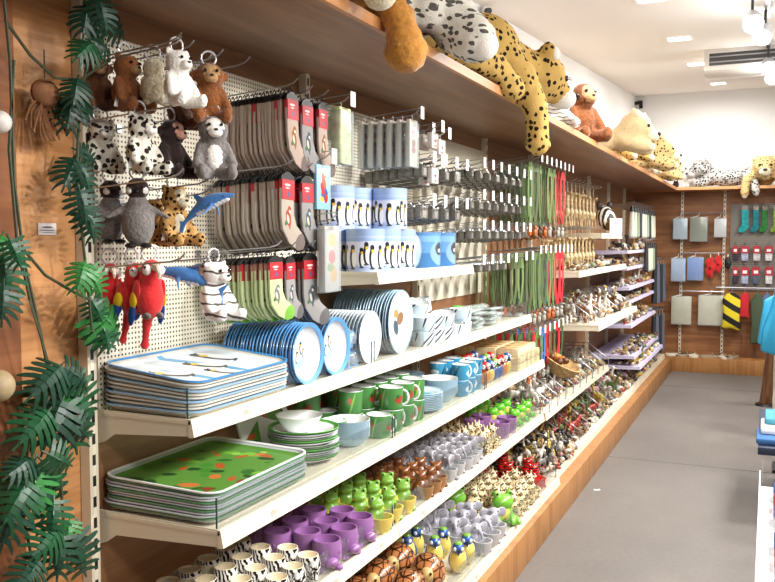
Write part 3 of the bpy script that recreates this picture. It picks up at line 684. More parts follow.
# orca and pale cups
def mug(name, r, h, om, im=MELW, handle=None, seg=24):
    e = empty(name)
    MB().lathe([(0, 0), (r*.86, 0), (r*.9, .003), (r, h), (r*.94, h), (r*.84, .006), (0, .005)], seg=seg).done('cup_body', om, e)
    MB().lathe([(r*.985, h), (r*.97, h+.0012), (r*.93, h-.002), (r*.83, .008), (0, .008)], seg=seg).done('inside', im, e)
    if handle:
        s = h*.34; MB().tube([(0, r*.93+s*.75*math.sin(t), h*.52-s*math.cos(t)) for t in [PI*i/8 for i in range(9)]], .0045).done('handle', handle, e)
    return e
ORCA = masks('orca_print', '#cfe2ee', [(.5, .03, .42, .016, .15, '#23272c'), (.45, .022, .25, .008, .15, '#eef2f4'), (.15, .055, .1, .01, .4, '#23272c'), (.5, .075, .6, .008, 0, '#8fb8d2')], 'cyl', 2)
PR = Proto(mug('bowl', .05, .055, ORCA)); n = 0
for (y, x, z, rx) in ((3.05, -1.215, 0, 0), (3.16, -1.215, 0, 0), (3.27, -1.215, 0, 0), (3.38, -1.215, 0, 0), (3.05, -1.215, .056, 0), (3.16, -1.215, .056, 0), (3.27, -1.215, .056, .35), (3.05, -1.33, 0, 0), (3.16, -1.33, 0, 0), (3.27, -1.33, 0, 0), (3.38, -1.33, 0, 0),
                     (3.08, -1.33, .056, 0), (3.2, -1.33, .056, 0), (3.1, -1.27, .113, .4), (3.22, -1.29, .113, .5), (3.5, -1.22, 0, 0), (3.5, -1.22, .056, 0)):
    n += 1
    lv = {0: 'bottom layer', .056: 'second layer', .113: 'loose on top'}[z]; col = 'front' if x > -1.25 else 'back'
    PR.put((x, y, TA+z), label='pale blue orca bowl, %s, %s row, %s from near' % (lv, col, od(1+round((y-3.05)/.11))), group='orca bowls piled on the top shelf', cat='bowl', rot=(0, rx*.6, R.uniform(0, 6)))
# bags of wrapped tissues / clear packs
clp = empty('clear_pack'); MB().box((-.05, -.06, 0), (.05, .06, .012)).done('wrapper', CELLO, clp, bevel=.004, rough=.004)
MB().box((-.04, -.05, .003), (.04, .05, .009)).done('contents', mat('pale_green_print', '#c6d4c0', .6, var=.3, bscale=60), clp, bevel=.002)
CP = Proto(clp)
for i in range(26):
    c_, r_ = i % 4, i//4
    CP.put((-1.24-.1*(i % 2), 3.66+.13*c_+.05*(r_ % 2), TA+.005+.0125*r_), R.uniform(-.5, .5), rot=(R.uniform(-.1, .1), R.uniform(-.1, .1), R.uniform(-.5, .5)),
           label='clear cellophane pack in the heap right of the orca bowls, %s layer' % od(r_+1), group='clear packs heaped on layer %s' % od(r_+1), cat='pack')
e = empty('clear_box', 'upright clear plastic box at the right end of the top shelf', 'box', (-1.26, 4.42, TA))
MB().box((-.08, -.05, 0), (.08, .05, .14)).done('box_shell', CLEAR, e, smooth=False)
MB().box((-.06, -.035, .004), (.06, .035, .02)).done('contents', MELG, e)
MB().ball((-1.28, 3.62, TA+.1), (.03, .035, .015)).done('green_pouch', mat('green_felt', '#5fae3a', .8), bevel=0); tag(bpy.data.objects['green_pouch'], 'small green felt pouch on top of the clear packs', 'pouch')

# --- picture drums on the shelf with penguins
bluebase = lambda k, sp: k.ramp(k.math('MULTIPLY', sp.outputs[2], 1/.15), [(0, '#aebfe0'), (.12, '#9fb2d8'), (.2, '#dcdcec'), (.68, '#d3d6ea'), (.72, '#8ba6da'), (.82, '#a9bce2'), (.86, '#7fa3d6'), (1, '#9db8de')])
DR = masks('penguin_drum_print', bluebase, peng(.18, .05, .036, 0, 10)+peng(.5, .048, .03, 0, 9)+peng(.66, .062, .034, 0, 9)+peng(.86, .05, .036, 0, 9), 'cyl', 4)
def drum(rr, h, m):
    e = empty('picture_drum')
    MB().lathe([(0, 0), (rr, 0), (rr, h*.9), (rr*.99, h*.9)], seg=40).done('drum_wall', m, e)
    MB().lathe([(rr*1.012, h*.86), (rr*1.012, h-.001), (rr*1.0, h), (0, h)], seg=40).done('lid', mat('lid_blue', '#9fb6dd', .3, metal=.2), e); return e
PRD = Proto(drum(.066, .148, DR))
for (x, y, z, lb) in ((-1.26, 2.625, 0, 'lower front row, leftmost'), (-1.26, 2.765, 0, 'lower front row, second from left'), (-1.26, 2.905, 0, 'lower front row, third from left'), (-1.395, 2.625, 0, 'lower back row, leftmost'),
                      (-1.395, 2.765, 0, 'lower back row, second'), (-1.395, 2.905, 0, 'lower back row, third'), (-1.385, 2.65, .1485, 'upper tier, leftmost'), (-1.385, 2.79, .1485, 'upper tier, middle'), (-1.275, 2.86, .1485, 'upper tier, rightmost and nearest the aisle')):
    PRD.put((x, y, TP+z), rz=R.uniform(0, 1.5) if z else -.5+R.uniform(-.2, .2), label='penguin picture drum in blue and lilac, %s' % lb, group='penguin picture drums', cat='tin')
e = empty('wrapped_pillow', 'blue and white wrapped cushion standing between drums and otter box', 'cushion', (-1.25, 3.02, TP)); MB().ball((0, 0, .07), (.025, .06, .07), seg=16).done('cushion', mat('pillow_print', '#8fb3dc', .5, var=.4, bscale=30), e)
MB().ball((0, 0, .07), (.03, .066, .0705), seg=14).done('wrapper', CELLO, e, rough=.004)
OT = masks('otter_print', '#5f93c4', [(-.0, .03, .2, .03, 0, '#3f78ae'), (0, .06, .05, .05, 0, '#86a9c4'), (0, .075, .028, .026, 0, '#4a4f55'), (-.009, .08, .004, .004, 0, '#111111'), (.009, .08, .004, .004, 0, '#111111'), (0, .068, .012, .008, 0, '#c8ccd0'), (0, .12, .2, .018, 0, '#79a9d6')], 'front')
for i, (y, nm) in enumerate(((3.16, 'otter'), (3.34, 'seal'))):
    e = empty('picture_box', 'deep blue picture tin with %s face beside the penguin drums' % nm, 'tin', (-1.27, y, TP))
    MB().lathe([(0, 0), (.078, 0), (.078, .132), (0, .132)], seg=40).done('drum_wall', OT, e)
    MB().lathe([(.0785, .127), (.0795, .14), (0, .14)], seg=40).done('lid', mat('lid_deep_blue', '#5f8fc2', .3), e)

# --- second shelf: triangular dish, stacked plates, mugs
GJ = masks('green_mug_print', '#4c8a46', [(.25, .035, .14, .014, 0, '#a8402e'), (.2, .045, .05, .008, 0, '#2a5f22'), (.75, .03, .1, .012, .4, '#8bc05a'), (.7, .045, .06, .01, 0, '#c06a48')], 'cyl', 2)
BWH = dish('bowl', .07, .045, BOWL, MELW, MELW)
e = empty('divided_dish', 'white triangular green-patterned dish leaning against the back panel', 'dish', (-1.40, 2.18, TB), rot=(0, rad(68), rad(-12)))
tri = [(math.cos(a)*r, math.sin(a)*r) for a, r in [(rad(90+120*i+d_), rr_) for i in range(3) for d_, rr_ in ((-14, .125), (0, .135), (14, .125))]]
T = Matrix.Translation((-.11, 0, .02))
MB().prism(tri, 0, .01, M=T).done('dish_body', MELW, e, bevel=.002)
for i in range(3):
    a = rad(90+120*i); MB().prism([(.012*math.cos(a), .012*math.sin(a)), (.1*math.cos(a-.35), .1*math.sin(a-.35)), (.112*math.cos(a), .112*math.sin(a)), (.1*math.cos(a+.35), .1*math.sin(a+.35))], .0101, .0112, M=T).done('compartment', PICJ, e, smooth=False)
P1a = Proto(dish('plate', .105, .018, PLATE, MELG, MELW, edge=MELG2)); P1b = Proto(dish('plate', .105, .018, PLATE, MELW, MELW))
for i in range(14): (P1a if i == 13 or i % 4 == 1 else P1b).put((BX-.15+R.uniform(-.003, .003), 2.18+R.uniform(-.003, .003), TB+i*.0063), 0, 'green-edged white plate, %s in the stack behind the jungle trays' % ('topmost' if i == 13 else od(14-i)+' from the top'), 'green-edged plates', cat='plate')
Proto(BWH).put((BX-.16, 2.17, TB+.09), 0, 'plain white bowl standing on the green-edged plates', cat='bowl')
P2 = Proto(dish('bowl', .068, .03, BOWL, MELL, MELW))
for i in range(9): P2.put((BX-.11, 2.40, TB+i*.0066), 0, 'small grey-blue bowl, %s in the stack between plates and green mugs' % ('topmost' if i == 8 else od(9-i)+' from the top'), 'small bowls nested in a stack', cat='bowl')
MG = Proto(mug('mug', .043, .075, GJ, handle=MELW))
mp = []
for j, x in enumerate((BX-.07, BX-.165, BX-.26)):
    for i in range(5):
        for l_ in range(2 if j or i else 1):
            mp.append((x, 2.52+.1*i+(.0 if j else .02), l_, ['front', 'middle', 'back'][j], i))
for (x, y, l_, rw, i) in mp:
    if rw == 'back' and l_ == 1 and i in (0, 2): continue
    if y > 2.92 and rw == 'front': continue
    MG.put((x, y, TB+l_*.0765), R.uniform(-1.2, .9), 'green jungle mug, %s row, %s layer, %s from the near end' % (rw, 'upper' if l_ else 'lower', od(i+1)), 'green jungle mugs', cat='mug')
for (x, y, l_, i) in ((BX-.165, 2.36, 0, 1), (BX-.26, 2.36, 0, 2), (BX-.26, 2.36, 1, 3)):
    MG.put((x, y+.04, TB+l_*.0765), .4*i, 'green jungle mug just behind the small bowl stack, %s' % ['', 'nearest the aisle', 'against the wall below', 'against the wall on top'][i], 'green jungle mugs', cat='mug')
BLD2 = masks('blue_mug_print', '#3c8fb4', [(.3, .03, .2, .012, 0, '#d8e8ee'), (.7, .04, .12, .01, .2, '#1f5678')], 'cyl', 2)
P3 = Proto(dish('plate', .1, .016, PLATE, MELL, masks('sea_plate', '#cfe0e8', [(0, 0, .06, .06, 0, '#8fc0cf'), (.02, .01, .03, .015, .4, '#4f95a8')]), edge=MELL))
for i in range(10): P3.put((BX-.12, 3.0, TB+i*.0066), 0, 'pale sea-blue plate, %s in the stack after the green mugs' % ('topmost' if i == 9 else od(10-i)+' from the top'), 'sea-blue plates', cat='plate')
P4 = Proto(dish('bowl', .078, .04, BOWL, MELL, MELW))
for i in range(7): P4.put((BX-.11, 3.21, TB+i*.009), 0, 'wide pale blue bowl, %s in the stack before the blue mugs' % ('topmost' if i == 6 else od(7-i)+' from the top'), 'wide pale blue bowls', cat='bowl')
P5 = Proto(mug('mug', .037, .066, BLD2, handle=MELW))
for i in range(3):
    for j in range(2):
        for l_ in range(2):
            P5.put((BX-.07-.1*j, 3.36+.09*i, TB+l_*.0665), R.uniform(-1, 1), 'blue sea mug, %s row, %s layer, %s from the near end' % (['front', 'back'][j], ['lower', 'upper'][l_], od(i+1)), 'blue sea mugs', cat='mug')
P6 = Proto(dish('bowl', .08, .05, BOWL, mat('navy_glaze', '#27506e', .25), MELL))
for i in range(4): P6.put((BX-.26, 3.05+.17*(i % 2)+.0, TB+.052*(i//2)+.0), 0, 'dark blue bowl behind the sea plates, %s, %s' % (['near one', 'far one'][i % 2], ['lower', 'upper'][i//2]), 'dark blue bowls', cat='bowl')
# parrot figures
def parrot(hm, bm_):
    e = empty('parrot_figure'); MB().ball((0, 0, .035), (.026, .026, .036), seg=14).done('body', bm_, e)
    h = MB().ball((.005, 0, .08), (.023, .022, .024), seg=14).done('head', hm, e)
    for s in (-1, 1):
        MB().ball((.02, s*.011, .082), (.009, .009, .011), seg=8).done('cheek', WHITE, e); MB().ball((.028, s*.013, .085), .0035, seg=6).done('eye', EYEM, e)
    MB().tube([(.024, 0, .078), (.036, 0, .076), (.038, 0, .066)], .006, 6, .002).done('beak', DARK, e); return e
GR = {n_: mat('glaze_'+n_, c_, .22, coat=.5) for n_, c_ in (('red', '#c9261c'), ('blue', '#2559a4'), ('yellow', '#e0c862'), ('green', '#79ab45'), ('purple', '#92639a'), ('orange', '#d67a26'), ('teal', '#3f96a8'), ('cream', '#ece0c4'), ('brown', '#7d4a27'), ('white', '#e9e6de'), ('grey', '#8f8c92'), ('black', '#1c1a1c'))}
PP = [Proto(parrot(GR[a], GR[b])) for a, b in (('red', 'orange'), ('blue', 'yellow'), ('green', 'blue'), ('red', 'blue'))]
cn = ['red-headed orange', 'blue-headed yellow', 'green-headed blue', 'red-headed blue']
n = 0
for i in range(6):
    for j in range(3):
        q = (i+2*j) % 4; n += 1
        PP[q].put((BX-.06-.085*j, 3.66+.07*i, TB), -.8+R.uniform(-.3, .3), '%s ceramic parrot figure, row %s from aisle, %s from near end' % (cn[q], od(j+1), od(i+1)), 'ceramic parrot figures', cat='figurine')
# printed wooden boxes
PRB = masks('box_print', '#d9c195', [(0, 0, .05, .03, .2, '#b48a52'), (.02, .02, .02, .012, 0, '#7a5630'), (-.03, -.01, .015, .02, .5, '#8f6a3a')], rough=.6, coat=0)
bx = empty('printed_box'); MB().box((-.055, -.04, 0), (.055, .04, .032)).done('box_body', mat('plain_wood', '#e0cba2', .6, var=.15), bx, bevel=.003)
MB().box((-.053, -.038, .032), (.053, .038, .037)).done('lid', PRB, bx, bevel=.001)
BXP = Proto(bx)
for i in range(5):
    for j in range(3):
        for l_ in range(3 if i < 4 else 2):
            if y: pass
            BXP.put((BX-.075-.115*j, 4.13+.085*i, TB+.0375*l_), R.uniform(-.06, .06), 'small printed wooden box, column %s from near, row %s from aisle, layer %s' % (od(i+1), od(j+1), od(l_+1)), 'printed wooden boxes', cat='box')
# ---------------------------------------------------------------- animal egg cups on the two lower shelves
ZEB = striped('zebra_glaze', '#efeae0', '#1a1716', 38, 5, .48, (rad(40), rad(30), 0), .25)
GIR = spotted('giraffe_glaze', '#e4d5ae', '#5e3c22', 75, .4); MATS['giraffe_glaze'].node_tree.nodes['Principled BSDF'].inputs['Roughness'].default_value = .3
LADY = striped('ladybird_glaze', '#c41c16', '#1c1212', 22, 2, .3, (0, rad(90), 0), .2)
TORT = None
k = N('tortoise_shell'); k.b.inputs['Roughness'].default_value = .25; k.b.inputs['Coat Weight'].default_value = .5
v = k.n('ShaderNodeTexVoronoi', Scale=34.0, feature='DISTANCE_TO_EDGE', Randomness=.35); k.l(k.obj(), v.inputs['Vector'])
k.l(k.ramp(v.outputs['Distance'], [(0, '#2a160c'), (.06, '#3a2010'), (.09, '#a8683a'), (.4, '#b97c4a')]), k.b.inputs['Base Color']); TORT = k.m
def eggcup(name, body, cupm, head=None, kind='feet', H=.07, headm=None, inside=GR['cream']):
    e = empty(name); r = H*(.42 if kind == 'zebra' else .5)
    b = MB()
    if kind == 'feet':
        b.lathe([(0, .012), (r*.7, .012), (r*.95, .03), (r, H*.7), (r*.92, H), (r*.82, H), (r*.8, H*.75), (0, H*.62)], seg=20)
        b.done('cup', body, e)
        for sx in (-1, 1):
            for sy in (-1, 1): MB().ball((sx*r*.62, sy*r*.62, .009), (r*.3, r*.3, .0095), seg=8).done('foot', body, e)
        MB().ball((r*.95, 0, H*.36), (r*.42, r*.5, r*.34), seg=10).done('muzzle', headm or body, e)
        for s in (-1, 1): MB().ball((r*.75, s*r*.5, H*.66), (r*.12, r*.16, r*.2), seg=8).done('ear', headm or body, e)
    elif kind == 'zebra':
        b.lathe([(0, 0), (r*.6, 0), (r*.9, H*.25), (r*1.08, H*.62), (r*.9, H*.98), (r*.78, H*.97), (r*.8, H*.7), (0, H*.55)], seg=20); b.done('cup', body, e)
        b = MB(); b.limb((r*.9, 0, H*.4), (r*1.5, 0, H*.52), r*.3, r*.3); b.limb((r*1.5, 0, H*.52), (r*1.85, 0, H*.4), r*.3, r*.22)
        b.done('head', body, e, remesh=H*.05)
        for s in (-1, 1):
            MB().ball((r*1.42, s*r*.28, H*.74), (r*.09, r*.1, r*.24), seg=8).done('ear', body, e); MB().ball((r*1.66, s*r*.24, H*.55), r*.06, seg=6).done('eye', EYEM, e)
        MB().lathe([(r*.9, H*.97), (r*.84, H*.99), (r*.77, H*.96), (r*.76, H*.7), (0, H*.62)], seg=20).done('inside', inside, e)
    else:   # figure seated behind the cup
        b.ball((-r*.45, 0, H*.45), (r*.75, r*.8, H*.44), seg=14); b.ball((-r*.45, 0, H*1.0), (r*.55, r*.62, r*.5), seg=12)
        for s in (-1, 1):
            b.ball((r*.3, s*r*.75, H*.12), (r*.6, r*.3, H*.13))
            if kind == 'frog': b.ball((-r*.35, s*r*.38, H*1.2), r*.24)
            if kind == 'elephant': b.ball((-r*.5, s*r*.85, H*1.0), (r*.14, r*.55, r*.5))
            if kind == 'giraffe': b.limb((-r*.45, s*r*.22, H*1.1), (-r*.5, s*r*.28, H*1.42), r*.1, r*.12); b.ball((-r*.45, s*r*.7, H*1.08), (r*.1, r*.3, r*.16))
            if kind == 'bear': b.ball((-r*.5, s*r*.5, H*1.2), r*.2)
        if kind == 'elephant': b.tube([(0, 0, H*1.0), (r*.45, 0, H*.85), (r*.6, 0, H*.62)], r*.2, 8, r*.13)
        if kind == 'giraffe': b.ball((0, 0, H*.93), (r*.4, r*.4, r*.3))
        if kind == 'frog': b.ball((-r*.05, 0, H*.95), (r*.4, r*.62, r*.28))
        b.done('body', body, e, remesh=H*.045); cw = 1.15 if kind == 'frog' else 1
        MB().lathe([(0, 0), (r*.5*cw, 0), (r*.7*cw, H*.25), (r*.86*cw, H*.62), (r*.74*cw, H*.62), (r*.6*cw, H*.4), (0, H*.3)], c=(r*.62*cw, 0, .001), seg=18).done('cup', cupm, e)
        for s in (-1, 1): MB().ball((-r*.12 if kind != 'giraffe' else -r*.02, s*r*.34, H*(1.22 if kind == 'frog' else 1.08)), r*.09, seg=6).done('eye', EYEM, e)
    return e
def grid(pr, z, xr, nx, yr, ny, what, group, cat='egg cup', rz=-.5, jr=.35, skip=0, yoff=.4):
    for j in range(nx):
        x = xr[0]+(xr[1]-xr[0])*(j/(nx-1) if nx > 1 else 0)
        for i in range(ny):
            y = yr[0]+(yr[1]-yr[0])*(i+(yoff if j % 2 else 0))/ny
            if skip and R.random() < skip: continue
            pr.put((x+R.uniform(-.004, .004), y+R.uniform(-.004, .004), z), rz+R.uniform(-jr, jr), '%s, row %s from aisle, %s from near' % (what, od(j+1), od(i+1)), group, cat=cat)
ZE = Proto(eggcup('egg_cup', ZEB, None, kind='zebra', H=.08)); PU_ = Proto(eggcup('egg_cup', GR['purple'], None, H=.088)); FR = Proto(eggcup('egg_cup', GR['green'], GR['yellow'], kind='frog', H=.085))
BE = Proto(eggcup('egg_cup', GR['brown'], mat('glaze_tan', '#a07548', .3), kind='bear', H=.075)); EL = Proto(eggcup('egg_cup', GR['grey'], mat('glaze_mist', '#b9b7b8', .25), kind='elephant', H=.08)); GI = Proto(eggcup('egg_cup', GIR, GIR, kind='giraffe', H=.072))
front = BX-.045; back = WX+.06
grid(ZE, TC, (front, front-.24), 4, (1.60, 2.10), 6, 'zebra-striped ceramic egg cup', 'zebra egg cups')
grid(PU_, TC, (front, front-.25), 4, (2.13, 2.46), 3, 'purple hippo egg cup', 'purple egg cups', yoff=.3)
grid(FR, TC, (front-.01, front-.26), 4, (2.49, 2.82), 3, 'green frog egg cup with yellow cup', 'frog egg cups on the third shelf', rz=-.9)
grid(BE, TC, (front, front-.25), 4, (2.88, 3.10), 3, 'brown bear egg cup', 'brown bear egg cups', rz=-.8)
grid(EL, TC, (front, front-.26), 4, (3.14, 3.56), 5, 'grey elephant egg cup', 'elephant egg cups on the third shelf', rz=-.8)
grid(GI, TC, (front, front-.26), 4, (3.6, 3.82), 3, 'giraffe-patterned egg cup', 'giraffe egg cups on the third shelf', rz=-.8)
WC = Proto(mug('cup', .038, .07, GR['cream']))
for i in range(4): WC.put((front-.30+.045*(i % 2), 1.58+.09*i, TC) if False else (back+.02+.0*i, 1.60+.095*i, TC), 0, 'plain cream cup against the back panel behind the zebra cups, %s from near' % od(i+1), 'plain cream cups', cat='cup')
PM = Proto(mug('mug', .05, .075, GR['purple'], GR['purple'], handle=GR['purple']))
for i in range(2):
    for j in range(2): PM.put((front-.02-.13*j, 3.92+.125*i, TC), 1.0+i, 'purple hippo mug, row %s from the aisle, %s from the near end' % (od(j+1), od(i+1)), 'purple mugs', cat='mug')
# green frog money boxes
def frogbox(H, m):
    e = empty('frog_figure'); b = MB(); b.ball((0, 0, .3), (.3, .34, .3), seg=14); b.ball((.1, 0, .65), (.26, .32, .22), seg=14)
    for s in (-1, 1): b.ball((.08, s*.2, .88), .1); b.ball((.2, s*.34, .14), (.3, .12, .13)); b.limb((.15, s*.2, .45), (.34, s*.2, .1), .07, .07)
    b.xf(Matrix.Scale(H, 4)).done('body', m, e, remesh=H*.03)
    MB().ball((.14, 0, .35), (.2, .2, .24)).xf(Matrix.Scale(H, 4)).done('belly', GR['yellow'], e); eyes(e, .17*H, .2*H, .9*H, .035*H); return e
FB = Proto(frogbox(.1, mat('glaze_lime', '#63c02c', .2, coat=.5)))
for i in range(3):
    for j in range(3): FB.put((front-.03-.115*j, 4.2+.12*i, TC), -.8, 'lime green frog money box, row %s from the aisle, %s from the near end' % (od(j+1), od(i+1)), 'lime frog money boxes', cat='figurine')
# ---- bottom shelf
def tortoise(H):
    e = empty('tortoise_figure'); sc = Matrix.Scale(H, 4)
    MB().ball((0, 0, .42), (.52, .4, .42), (0, rad(-18), 0), seg=18).xf(sc).done('shell', TORT, e)
    MB().lathe([(0, 0), (.4, 0), (.47, .1), (.4, .2), (0, .2)], seg=20, sx=1.1).xf(sc).done('base', GR['cream'], e)
    b = MB(); b.limb((.38, 0, .4), (.62, 0, .62), .13, .16); b.xf(sc).done('head', mat('tortoise_skin', '#c3a468', .4), e, remesh=H*.04); eyes(e, .74*H, .09*H, .68*H, .03*H)
    for s in (-1, 1):
        for q in (-1, 1): MB().ball((q*.32, s*.34, .1), (.14, .11, .1), seg=8).xf(sc).done('foot', mat('tortoise_skin'), e)
    return e
def bluebird(H):
    e = empty('macaw_figure'); sc = Matrix.Scale(H, 4)
    MB().ball((0, 0, .4), (.3, .28, .4), seg=16).xf(sc).done('body', GR['yellow'], e)
    MB().ball((-.08, 0, .4), (.3, .31, .36), seg=14).xf(sc).done('wings', GR['blue'], e)
    MB().ball((.05, 0, .8), (.2, .19, .2), seg=14).xf(sc).done('head', GR['blue'], e); MB().ball((.05, 0, .95), (.14, .14, .07), seg=10).xf(sc).done('crown', GR['green'], e)
    MB().tube([(.2, 0, .8), (.3, 0, .76), (.3, 0, .66)], .05, 6, .02).xf(sc).done('beak', DARK, e)
    for s in (-1, 1): MB().ball((.17, s*.1, .82), .07, seg=8).xf(sc).done('cheek', WHITE, e)
    return e
fd = DX-.055
TO = Proto(tortoise(.17)); BI = Proto(bluebird(.125)); EL2 = Proto(eggcup('elephant_figure', mat('glaze_pale_grey', '#a3a1ab', .25, coat=.4), mat('glaze_mist', '#b9b7b8'), kind='elephant', H=.095)); FR2 = Proto(frogbox(.165, mat('glaze_leaf', '#74b83a', .2, coat=.5)))
grid(TO, TD, (fd-.05, fd-.33), 3, (2.5, 3.02), 3, 'brown glazed tortoise figure with honeycomb shell', 'glazed tortoise figures', 'figurine', rz=-1.3, yoff=.3, jr=.1)
grid(BI, TD, (fd-.01, fd-.33), 4, (3.06, 3.26), 2, 'blue and yellow macaw figure', 'blue and yellow macaw figures', 'figurine', rz=-1.0, yoff=.3)
grid(EL2, TD, (fd, fd-.36), 4, (3.3, 3.64), 3, 'pale grey elephant figure', 'pale grey elephant figures', 'figurine', rz=-.8, yoff=.3)
for i, (x, y) in enumerate(((fd-.02, 3.68), (fd-.24, 3.66))): FR2.put((x, y, TD), -.8, 'leaf green frog figure with yellow belly, %s' % ['nearest the aisle', 'deeper in beside the elephants'][i], 'leaf green frog figures', cat='figurine')
GI2 = Proto(eggcup('giraffe_figure', GIR, GIR, kind='giraffe', H=.09))
grid(GI2, TD, (fd, fd-.38), 5, (3.82, 4.24), 4, 'cream giraffe figure with brown spots', 'giraffe figures on the base shelf', 'figurine', rz=-.8)
LB = Proto(eggcup('ladybird_figure', LADY, GR['red'], kind='bear', H=.095))
for i, (x, y) in enumerate(((fd-.02, 4.31), (fd-.15, 4.29), (fd-.28, 4.31), (fd-.08, 4.42), (fd-.22, 4.43))): LB.put((x, y, TD), -.8, 'red and black ladybird figure, %s' % ['nearest the aisle', 'second from the aisle', 'third from the aisle', 'far one nearer the aisle', 'far one deeper in'][i], 'red ladybird figures', cat='figurine')
# ---------------------------------------------------------------- things on the hooks
def sock(card='#a81f2a', knit='#a8968a', toe='#6f625c', pic='#8a5a38'):
    e = empty('packed_sock')
    def lin(pts): return pts
    MB().tube([(0, 0, .02), (0, .006, .028), (0, .0, .034), (0, -.006, .028)], .002, 6).done('hanger_loop', DARK, e)
    MB().prism([(-.034, 0), (.034, 0), (.028, .012), (.008, .022), (-.008, .022), (-.028, .012)], -.004, .004, axis=0).done('hanger', DARK, e, smooth=False)
    ol = [(-.031, -.02), (.029, -.02), (.031, -.088), (.044, -.115), (.082, -.14), (.09, -.16), (.078, -.178), (.05, -.182), (.008, -.163), (-.024, -.128), (-.031, -.09)]
    m = masks('sock_'+knit.strip('#')+pic.strip('#'), knit, [(.002, -.098, .012, .022, .3, pic), (.006, -.076, .009, .010, 0, pic), (.008, -.08, .004, .004, 0, '#e9dfca'), (-.008, -.11, .010, .006, .6, '#4f6a4a'), (.008, -.115, .004, .012, 0, pic), (.0, -.1, .005, .012, .3, '#cdbfa8'), (.07, -.165, .035, .03, .5, toe)], 'front', rough=.95, coat=0)
    s = MB().prism(ol, -.0045, .0045, axis=0).done('sock', m, e, bevel=.003)
    mc = masks('card_'+card.strip('#'), card, [(-.004, -.012, .014, .003, 0, '#e9c9c4'), (-.004, -.02, .010, .0022, 0, '#dca9a6'), (.0, -.036, .006, .007, 0, '#4f4a78')], 'front', rough=.5, coat=0)
    MB().box((-.0055, -.030, -.050), (.0055, .030, .002)).done('header_card', mc, e, smooth=False)
    return e
B1 = Proto(sock(card='#a08f80')); B2 = Proto(sock(card='#978577', knit='#a99d90', pic='#9a4a3a')); B3 = Proto(sock(card='#9a6a5a', knit='#b7c592', toe='#6fa83c', pic='#6b6f72'))
S1 = Proto(sock()); S2 = Proto(sock(knit='#a99d90', pic='#9a4a3a')); S3 = Proto(sock(card='#b8202a', knit='#b7c592', toe='#6fa83c', pic='#6b6f72')); S4 = Proto(sock(card='#a81f2a', knit='#8d8a88', toe='#5c5a5a', pic='#47555f'))
def sockrow(pr, px, py, n, what, x0=-1.42, x1=-1.205, hk='carrying the socks', tagd=False, sc=1.05, back=None):
    p = atx(px, py, x1)
    for i in range(n):
        x = x0+(x1-x0)*i/max(1, n-1) if n > 1 else x1
        (back if back and i < n-1 and i % 6 != 3 else pr).put((x, p.y+R.uniform(-.002, .002), p.z-.034+.018*(x-x1)/.25), rot=(R.uniform(-.04, .04), R.uniform(-.02, .02), R.uniform(-.22, .1)),
               label='%s, %s' % (what, 'the one nearest the aisle' if i == n-1 else od(n-i)+' from the aisle'), group=what, cat='socks', sc=sc)
    hook(p.y, p.z-.012, .275, tagd, hk)
sockrow(S1, 291, 88, 18, 'beige animal sock on the top sock hook', hk='hook carrying the top row of beige socks', back=B1)
sockrow(S4, 306, 95, 4, 'grey animal sock with red card behind the top beige row', x0=-1.27, hk='hook carrying the grey socks behind the beige row')
sockrow(S1, 322, 99, 5, 'beige sock with lion picture beside the grey ones', x0=-1.27, hk='hook carrying the beige lion socks')
sockrow(S2, 287, 168, 17, 'beige animal sock on the middle sock hook', hk='hook carrying the middle row of beige socks', back=B2)
sockrow(S4, 306, 172, 4, 'grey animal sock on the middle hook beside the beige ones', x0=-1.27, hk='hook carrying the middle grey socks')
sockrow(S3, 275, 250, 16, 'lime green sock on the lowest sock hook', hk='hook carrying the lime green socks', back=B3, sc=.88)
sockrow(S4, 289, 251, 3, 'grey sock with red card just behind the lime green ones', x0=-1.25, hk='hook carrying the grey socks by the green ones', sc=.88)
sockrow(S4, 309, 249, 4, 'grey sock with mouse picture below the cartoon card', x0=-1.25, hk='hook carrying the mouse socks')
# flat packs
def flat(name, w, h, m, label, px, py, X, t=.012, cat='pack', group=None, hk=True, wrap=None, rz=0, extra=None, n=1, dx=.03):
    """a pack facing the aisle; px, py = its upper middle"""
    p = atx(px, py, X); o0 = None
    for i in range(n):
        e = empty(name, label if n == 1 else '%s, %s' % (label, 'front one' if i == 0 else od(i+1)+' from the front'), cat, (X-dx*i, p.y, p.z), rz, group)
        MB().box((-t/2, -w/2, -h), (t/2, w/2, 0)).done('card', m, e, bevel=.0015)
        MB().tube([(0, 0, -.001), (0, .004, .012), (0, 0, .017), (0, -.004, .012)], .0015, 6).done('hang_tab', PAPER, e)
        if wrap: MB().box((-t*.8, -w*.56, -h*1.02), (t*.8, w*.56, -.01)).done('wrapper', CELLO, e, bevel=.004, rough=.003)
        if extra: extra(e)
    if hk: hook(p.y, p.z-.004, X-WX+.02, True, 'hook with a white price tag carrying %s' % hk)
HB = masks('cartoon_print', '#8fc0e0', [(0, -.05, .012, .028, .3, '#b5562a'), (.004, -.085, .02, .018, 0, '#2f4f9a'), (-.008, -.07, .01, .02, .5, '#c8302a'), (.014, -.098, .01, .014, -.4, '#c8302a'), (-.012, -.1, .012, .008, 0, '#e0b43a'), (.01, -.03, .006, .008, 0, '#c27a3f')], 'front')
flat('picture_card', .085, .13, HB, 'pale blue card with a small caped animal figure picture', 322, 165, -1.2, hk='the pale blue picture card')
flat('soft_pack', .075, .17, mat('yellow_green_goods', '#c9cf9a', .6, var=.35, bscale=40), 'cellophane pack with green top hanging right of the socks', 341, 108, -1.2, t=.03, wrap=True, hk='the green-topped cellophane pack')
flat('soft_pack', .07, .07, mat('leaf_green', '#77b52e', .6), 'small lime green pack tucked in cellophane', 335, 118, -1.26, t=.03, wrap=True, hk=None, cat='pack')
